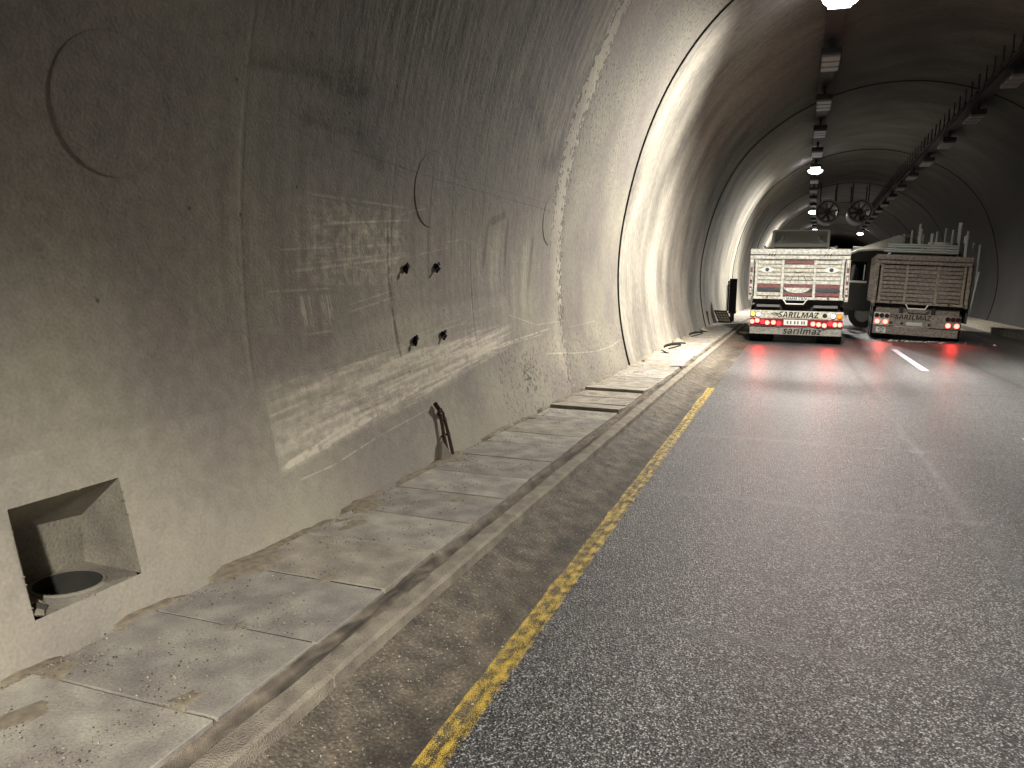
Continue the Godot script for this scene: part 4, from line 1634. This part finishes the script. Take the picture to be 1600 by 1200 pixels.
	for s in [-1.0, 1.0]:
		st = ST()
		B(st, s * 0.93 - 0.21, s * 0.93 + 0.21, 0.42, 0.80, 0.0, 0.04, 0.01)
		var pl := obj("light_cluster", st, M.pale if s < 0 else M.brown3, o)
		for k in 3:
			disc_lamp(o, "unlit_tail_light", M.lens_off, s * 0.93 + (k - 1) * 0.135, 0.71, 0.0, 0.055)
		for k in 2:
			disc_lamp(o, "tail_light", M.lens_hot, s * 0.93 + (k - 0.5) * 0.22, 0.53, 0.0, 0.07)
		red_light(o, s * 0.93, 0.52, -0.14, 0.9)
	rails_and_posts(W(3.46, -0.03, z), heading(z, 0.045, 0.037))

func rails_and_posts(at: Vector3, bs: Basis) -> void:
	# galvanised guard rail beams lying across the gate
	for q in [[2.56, -1.08, 0.84, "lower galvanised guard rail lying across the loaded lorry's gate"], [2.70, -1.0, 0.80, "upper galvanised guard rail lying across the loaded lorry's gate"]]:
		var st := ST()
		var y: float = q[0]
		var prof := [Vector2(0.02, 0.0), Vector2(-0.04, 0.03), Vector2(-0.04, 0.05), Vector2(0.02, 0.07), Vector2(-0.04, 0.09), Vector2(-0.04, 0.11), Vector2(0.02, 0.125)]
		for k in prof.size() - 1:
			var a: Vector2 = prof[k]
			var b: Vector2 = prof[k + 1]
			quad(st, V(q[1], y + a.y, a.x), V(q[2], y + a.y, a.x), V(q[2], y + b.y, b.x), V(q[1], y + b.y, b.x), Vector3(0, 0.01, 1))
			quad(st, V(q[1], y + a.y, a.x + 0.006), V(q[2], y + a.y, a.x + 0.006), V(q[2], y + b.y, b.x + 0.006), V(q[1], y + b.y, b.x + 0.006), Vector3(0, 0.01, -1))
		var o := obj("guard_rail", st, M.galv)
		o.transform = Transform3D(bs, at)
		tag(o, q[3], "guard rail", "guard rails on the lorry")
	# upright posts
	var k := 0
	for q in [[-0.75, 2.3, 3.00, 2.2], [-0.47, 2.3, 3.02, 2.6], [-0.30, 2.3, 3.14, 1.4], [-0.14, 2.3, 3.30, 0.9], [-0.02, 2.3, 3.22, 1.8], [0.10, 2.3, 3.08, 2.4], [0.36, 2.3, 3.10, 1.2], [0.66, 2.3, 3.26, 1.9], [0.76, 2.3, 3.16, 1.1], [0.90, 2.3, 3.34, 0.7], [0.96, 2.3, 3.40, 1.5], [1.08, 2.3, 3.10, 0.5], [1.17, 2.3, 3.02, 1.7], [1.26, 1.6, 2.95, 2.3], [1.33, 1.5, 2.80, 1.0], [1.40, 1.2, 2.72, 0.4]]:
		var st := ST()
		var x: float = q[0]
		var zz: float = q[3]
		q[2] += 0.16
		B(st, x - 0.022, x + 0.022, q[1], q[2], zz - 0.004, zz + 0.004)
		B(st, x - 0.022, x - 0.016, q[1], q[2], zz - 0.03, zz + 0.03)
		B(st, x + 0.016, x + 0.022, q[1], q[2], zz - 0.03, zz + 0.03)
		var o := obj("steel_post", st, M.galv)
		o.transform = Transform3D(bs, at)
		k += 1
		tag(o, "thin galvanised post standing in the brown lorry's load, %s from the left" % ordinal(k - 1), "post", "steel posts standing on the lorry")
	for q in [[1.02, 2.50, 3.12, 0.0, "thick pale post at the rear right corner of the brown lorry"], [0.16, 2.62, 3.16, 0.3, "thick pale post beside the white tub on the brown lorry"]]:
		var st := ST()
		B(st, q[0] - 0.035, q[0] + 0.035, q[1], q[2], q[3] + 0.1, q[3] + 0.17, 0.01)
		var o := obj("thick_post", st, M.galv)
		o.transform = Transform3D(bs, at)
		tag(o, q[4], "post")
	# leaning pole and strip along the right side
	var st := ST()
	cyl(st, V(1.34, 0.9, 0.3), V(1.46, 2.1, 0.35), 0.03, 8)
	var o := obj("leaning_pole", st, M.galv)
	o.transform = Transform3D(bs, at)
	tag(o, "pale pole leaning against the right side of the brown lorry", "pole")
	# bundle of boards hung on the right flank
	st = ST()
	B(st, 1.26, 1.32, 0.6, 2.3, 0.3, 1.6, 0.01)
	o = obj("side_sheet", st, grained(Color(0.26, 0.30, 0.27), 0.7))
	o.transform = Transform3D(bs, at)
	tag(o, "greenish sheet hung on the right flank of the brown lorry", "sheet")
	# tub
	st = ST()
	pipe_shell(st, V(0.42, 2.66, 0.9), V(0.42, 2.92, 0.9), 0.30, 0.27, 24)
	cyl(st, V(0.42, 2.66, 0.9), V(0.42, 2.69, 0.9), 0.28, 20)
	o = obj("plastic_tub", st, M.white_paint)
	o.transform = Transform3D(bs, at)
	tag(o, "round white plastic tub on top of the brown lorry's load", "tub")
	# grey box beside it
	st = ST()
	B(st, 0.74, 1.14, 2.52, 2.92, 0.7, 1.4, 0.02)
	o = obj("metal_crate", st, grained(Color(0.40, 0.43, 0.40), 0.6))
	o.transform = Transform3D(bs, at)
	tag(o, "grey green metal crate beside the white tub on the lorry", "crate")
	# tarpaulin heap
	st = SurfaceTool.new()
	st.begin(Mesh.PRIMITIVE_TRIANGLES)
	var nn := noise(101, 1.6, 3)
	var nx := 18
	var nz := 26
	for j in nz:
		for i in nx:
			var x := -1.1 + 2.2 * i / (nx - 1)
			var z := 0.15 + 4.3 * j / (nz - 1)
			var e := minf(minf(i, nx - 1 - i), minf(j, nz - 1 - j)) / 3.0
			st.add_vertex(V(x, 2.2 + minf(e, 1.0) * (0.44 + 0.32 * nn.get_noise_2d(x * 1.5, z)), z))
	for j in nz - 1:
		for i in nx - 1:
			var a := j * nx + i
			for e in [a, a + nx, a + nx + 1, a, a + nx + 1, a + 1]:
				st.add_index(e)
	o = obj("tarpaulin", st, grained(Color(0.36, 0.33, 0.31), 0.9))
	o.transform = Transform3D(bs, at)
	tag(o, "crumpled grey tarpaulin over the brown lorry's load", "tarpaulin")

# ------------------------------------------------------------------ small things
func small_things() -> void:
	# bent anchor stubs on the wall
	for q in [[5.27, 1.68, "upper left of the four bent anchor stubs on the wall", 0.6], [5.81, 1.70, "upper right of the four bent anchor stubs on the wall", -0.5], [5.34, 1.13, "lower left of the four bent anchor stubs on the wall", 0.9], [5.86, 1.145, "lower right of the four bent anchor stubs on the wall", -0.2]]:
		var o := thing("anchor_stub", q[2], "anchor", W(wall_x(q[1]), q[1], q[0]))
		var st := ST()
		cbox(st, Vector3(0.008, 0, 0), Vector3(0.014, 0.045, 0.06), 0.004, Basis(Vector3.RIGHT, q[3]))
		obj("foot_plate", st, M.black, o)
		st = ST()
		tube(st, [Vector3(0.0, 0, 0), Vector3(0.022, 0.004, 0.0), Vector3(0.032, -0.012, 0.018 * signf(q[3])), Vector3(0.028, -0.040, 0.03)], 0.010, 6)
		obj("bolt", st, M.black, o)
		st = ST()
		cbox(st, Vector3(0.022, 0.02, -0.012), Vector3(0.012, 0.03, 0.045), 0.003, Basis(Vector3.RIGHT, -q[3]))
		obj("bent_lug", st, M.black, o)
	# two old conduits rising at the wall foot
	for q in [[-0.02, "left of two dark conduit pipes rising against the wall foot", 0.0], [0.065, "right of two dark conduit pipes rising against the wall foot", -0.06]]:
		var z: float = 5.50 + q[0]
		var pts := [W(wall_x(0.16) + 0.035, 0.16, z - 0.01), W(wall_x(0.36) + 0.03, 0.36, z + 0.02), W(wall_x(0.53) + 0.028, 0.53 + q[2], z + 0.05), W(wall_x(0.58) + 0.028, 0.58 + q[2], z + 0.035), W(wall_x(0.63) + 0.03, 0.62 + q[2], z + 0.0)]
		var st := ST()
		tube(st, pts, 0.014, 10)
		var o := obj("conduit_pipe", st, M.rust)
		tag(o, q[1], "pipe")
		st = ST()
		tube(st, [pts[3], pts[4]], 0.019, 10)
		obj("coupling", st, M.dark_steel, o)
		for e in [1, 2]:
			st = ST()
			cbox(st, pts[e] + Vector3(-0.006, 0, 0), Vector3(0.034, 0.018, 0.042), 0.004)
			obj("pipe_clip", st, M.dark_steel, o)
	var st := ST()
	var a := W(-2.47, 0.17, 5.30)
	var b := W(-2.42, 0.17, 5.47)
	var c := W(-2.525, 0.33, 5.43)
	var d := Vector3(0.03, 0.008, 0)
	tri(st, a + d, b + d, c + d, Vector3.RIGHT)
	tri(st, a, b, c, Vector3.LEFT)
	quad(st, a, b, b + d, a + d, Vector3.DOWN)
	quad(st, b, c, c + d, b + d, Vector3(0, 1, -1))
	quad(st, a, c, c + d, a + d, Vector3(0, 1, 1))
	var o: Node3D = obj("concrete_shard", st, M.kerb)
	tag(o, "small triangular concrete shard leaning on the wall by the conduit pipes", "shard")
	# debris on the walkway further on
	for q in [[16.2, -2.30, "looped dark cable end lying on the dirty walkway, nearer one", 0.30], [20.3, -2.30, "looped dark cable end lying on the dirty walkway, farther one", 0.42]]:
		var pts := []
		for k in 22:
			var t := k / 21.0
			pts.append(W(q[1] + 0.22 * sin(t * 7.0) + 0.15 * t, 0.24 + 0.09 * absf(sin(t * 5.0)), q[0] + q[3] * 2.0 * (t - 0.5)))
		st = ST()
		tube(st, pts, 0.016, 6)
		o = obj("cable_end", st, M.rubber)
		tag(o, q[2], "cable")
	for q in [[15.4, -2.25, 0.11, "broken concrete lump on the walkway dirt before the looped cable"], [18.0, -2.38, 0.13, "broken concrete lump against the wall between two cable ends"], [13.6, -2.36, 0.06, "small stone lump on the walkway just past the black joint"], [22.5, -2.3, 0.15, "largest broken lump on the far walkway near the leaning board"]]:
		st = ST()
		rock(st, W(q[1], 0.21 + q[2] * 0.3, q[0]), q[2], int(q[0] * 10))
		o = obj("concrete_lump", st, M.kerb)
		tag(o, q[3], "rubble")
	st = ST()
	var w := W(-1.80, 0.215, 13.05)
	for k in 5:
		var p := w + Vector3(rng.randf_range(-0.10, 0.10), 0, rng.randf_range(-0.08, 0.08))
		tri(st, p, p + Vector3(0.16, rng.randf_range(0.0, 0.05), 0.02), p + Vector3(0.05, 0.05 + 0.03 * (k % 2), -0.12), Vector3.UP)
	o = obj("paper_scrap", st, mat(Color(0.82, 0.62, 0.62), 0.7))
	tag(o, "crumpled pink and white paper scrap on the walkway edge", "litter")
	st = ST()
	for k in 4:
		var p := W(-1.38, 0.04, 24.4) + Vector3(rng.randf_range(-0.08, 0.08), 0, rng.randf_range(-0.08, 0.08))
		tri(st, p, p + Vector3(0.2, 0.06, 0.0), p + Vector3(0.04, 0.10, -0.1), Vector3(0, 1, 1))
	o = obj("plastic_scrap", st, M.white_paint)
	tag(o, "white plastic scrap on the kerb beside the white lorry's rear wheel", "litter")
	# leaning grid board, post and cabinet
	var z := 28.0
	o = thing("leaning_board", "dark framed mesh board leaning on the walkway before the cabinet", "frame", W(-2.15, 0.2, z), heading(z, 0.15))
	var lean := Basis(Vector3.BACK, 0.0) * Basis(Vector3.RIGHT, -0.5)
	var skew := Basis(Vector3(1, 0, 0), Vector3(-0.55, 1, 0), Vector3(0, 0, 1))
	for q in [[-0.23, 0.23, 0.0, 0.04], [-0.23, 0.23, 0.42, 0.46], [-0.23, -0.19, 0.0, 0.46], [0.19, 0.23, 0.0, 0.46]]:
		st = ST()
		B(st, q[0], q[1], q[2], q[3], -0.02, 0.02)
		var f := obj("frame_bar", st, M.black, o)
		f.transform = Transform3D(lean * skew, Vector3.ZERO)
	st = ST()
	B(st, -0.19, 0.19, 0.04, 0.42, 0.0, 0.012)
	var f2 := obj("mesh_panel", st, grained(Color(0.62, 0.59, 0.48), 0.8), o)
	f2.transform = Transform3D(lean * skew, Vector3.ZERO)
	st = ST()
	for k in 3:
		B(st, -0.19, 0.19, 0.13 + k * 0.1, 0.145 + k * 0.1, -0.015, 0.0)
		B(st, -0.10 + k * 0.1, -0.085 + k * 0.1, 0.04, 0.42, -0.016, -0.002)
	f2 = obj("mesh_wire", st, M.dark_steel, o)
	f2.transform = Transform3D(lean * skew, Vector3.ZERO)
	st = ST()
	cyl(st, W(-2.50, 0.18, 26.0), W(-2.60, 0.66, 26.0), 0.035, 8)
	o = obj("marker_post", st, M.rust)
	tag(o, "short brown post standing by the wall left of the leaning board", "post")
	z = 29.0
	o = thing("wall_cabinet", "tall dark steel cabinet door standing open from the tunnel wall", "cabinet", W(-2.0, 0.2, z), heading(z))
	st = ST()
	B(st, -0.16, 0.10, 0.28, 1.54, 0.0, 0.05, 0.01)
	obj("door_leaf", st, M.black, o)
	st = ST()
	B(st, -0.22, -0.165, 0.36, 1.46, 0.0, 0.05, 0.008)
	obj("door_edge", st, M.dark_steel, o)
	st = ST()
	B(st, -0.10, 0.05, 0.0, 0.28, 0.0, 0.06, 0.01)
	obj("stand", st, M.dark_steel, o)
	st = ST()
	B(st, -0.26, -0.225, 0.30, 1.30, 0.02, 0.06, 0.008)
	obj("door_frame", st, M.white_paint, o)
	# scatter behind the brown lorry
	var peb := ST()
	rock(peb, Vector3.ZERO, 1.0, 31)
	var mm := MultiMesh.new()
	mm.transform_format = MultiMesh.TRANSFORM_3D
	mm.mesh = commit(peb)
	mm.instance_count = 90
	for i in 90:
		var x := 3.3 + rng.randfn(0.0, 0.55)
		if i % 9 == 0:
			x = rng.randf_range(2.6, 5.6)
		var s := 0.012 + 0.035 * pow(rng.randf(), 2.0)
		mm.set_instance_transform(i, Transform3D(Basis.from_euler(Vector3(rng.randf() * 6.0, rng.randf() * 6.0, 0)).scaled(Vector3(s * 1.3, s * 0.7, s)), W(x, s * 0.4, 24.6 + rng.randfn(0.0, 0.18))))
	var mi := MultiMeshInstance3D.new()
	mi.name = "broken_rubble"
	mi.multimesh = mm
	mi.material_override = mat(Color(0.80, 0.78, 0.74), 0.7)
	mi.set_meta("kind", "stuff")
	add_child(mi)
	tag(mi, "pale broken bits scattered on the road behind the brown lorry", "rubble")
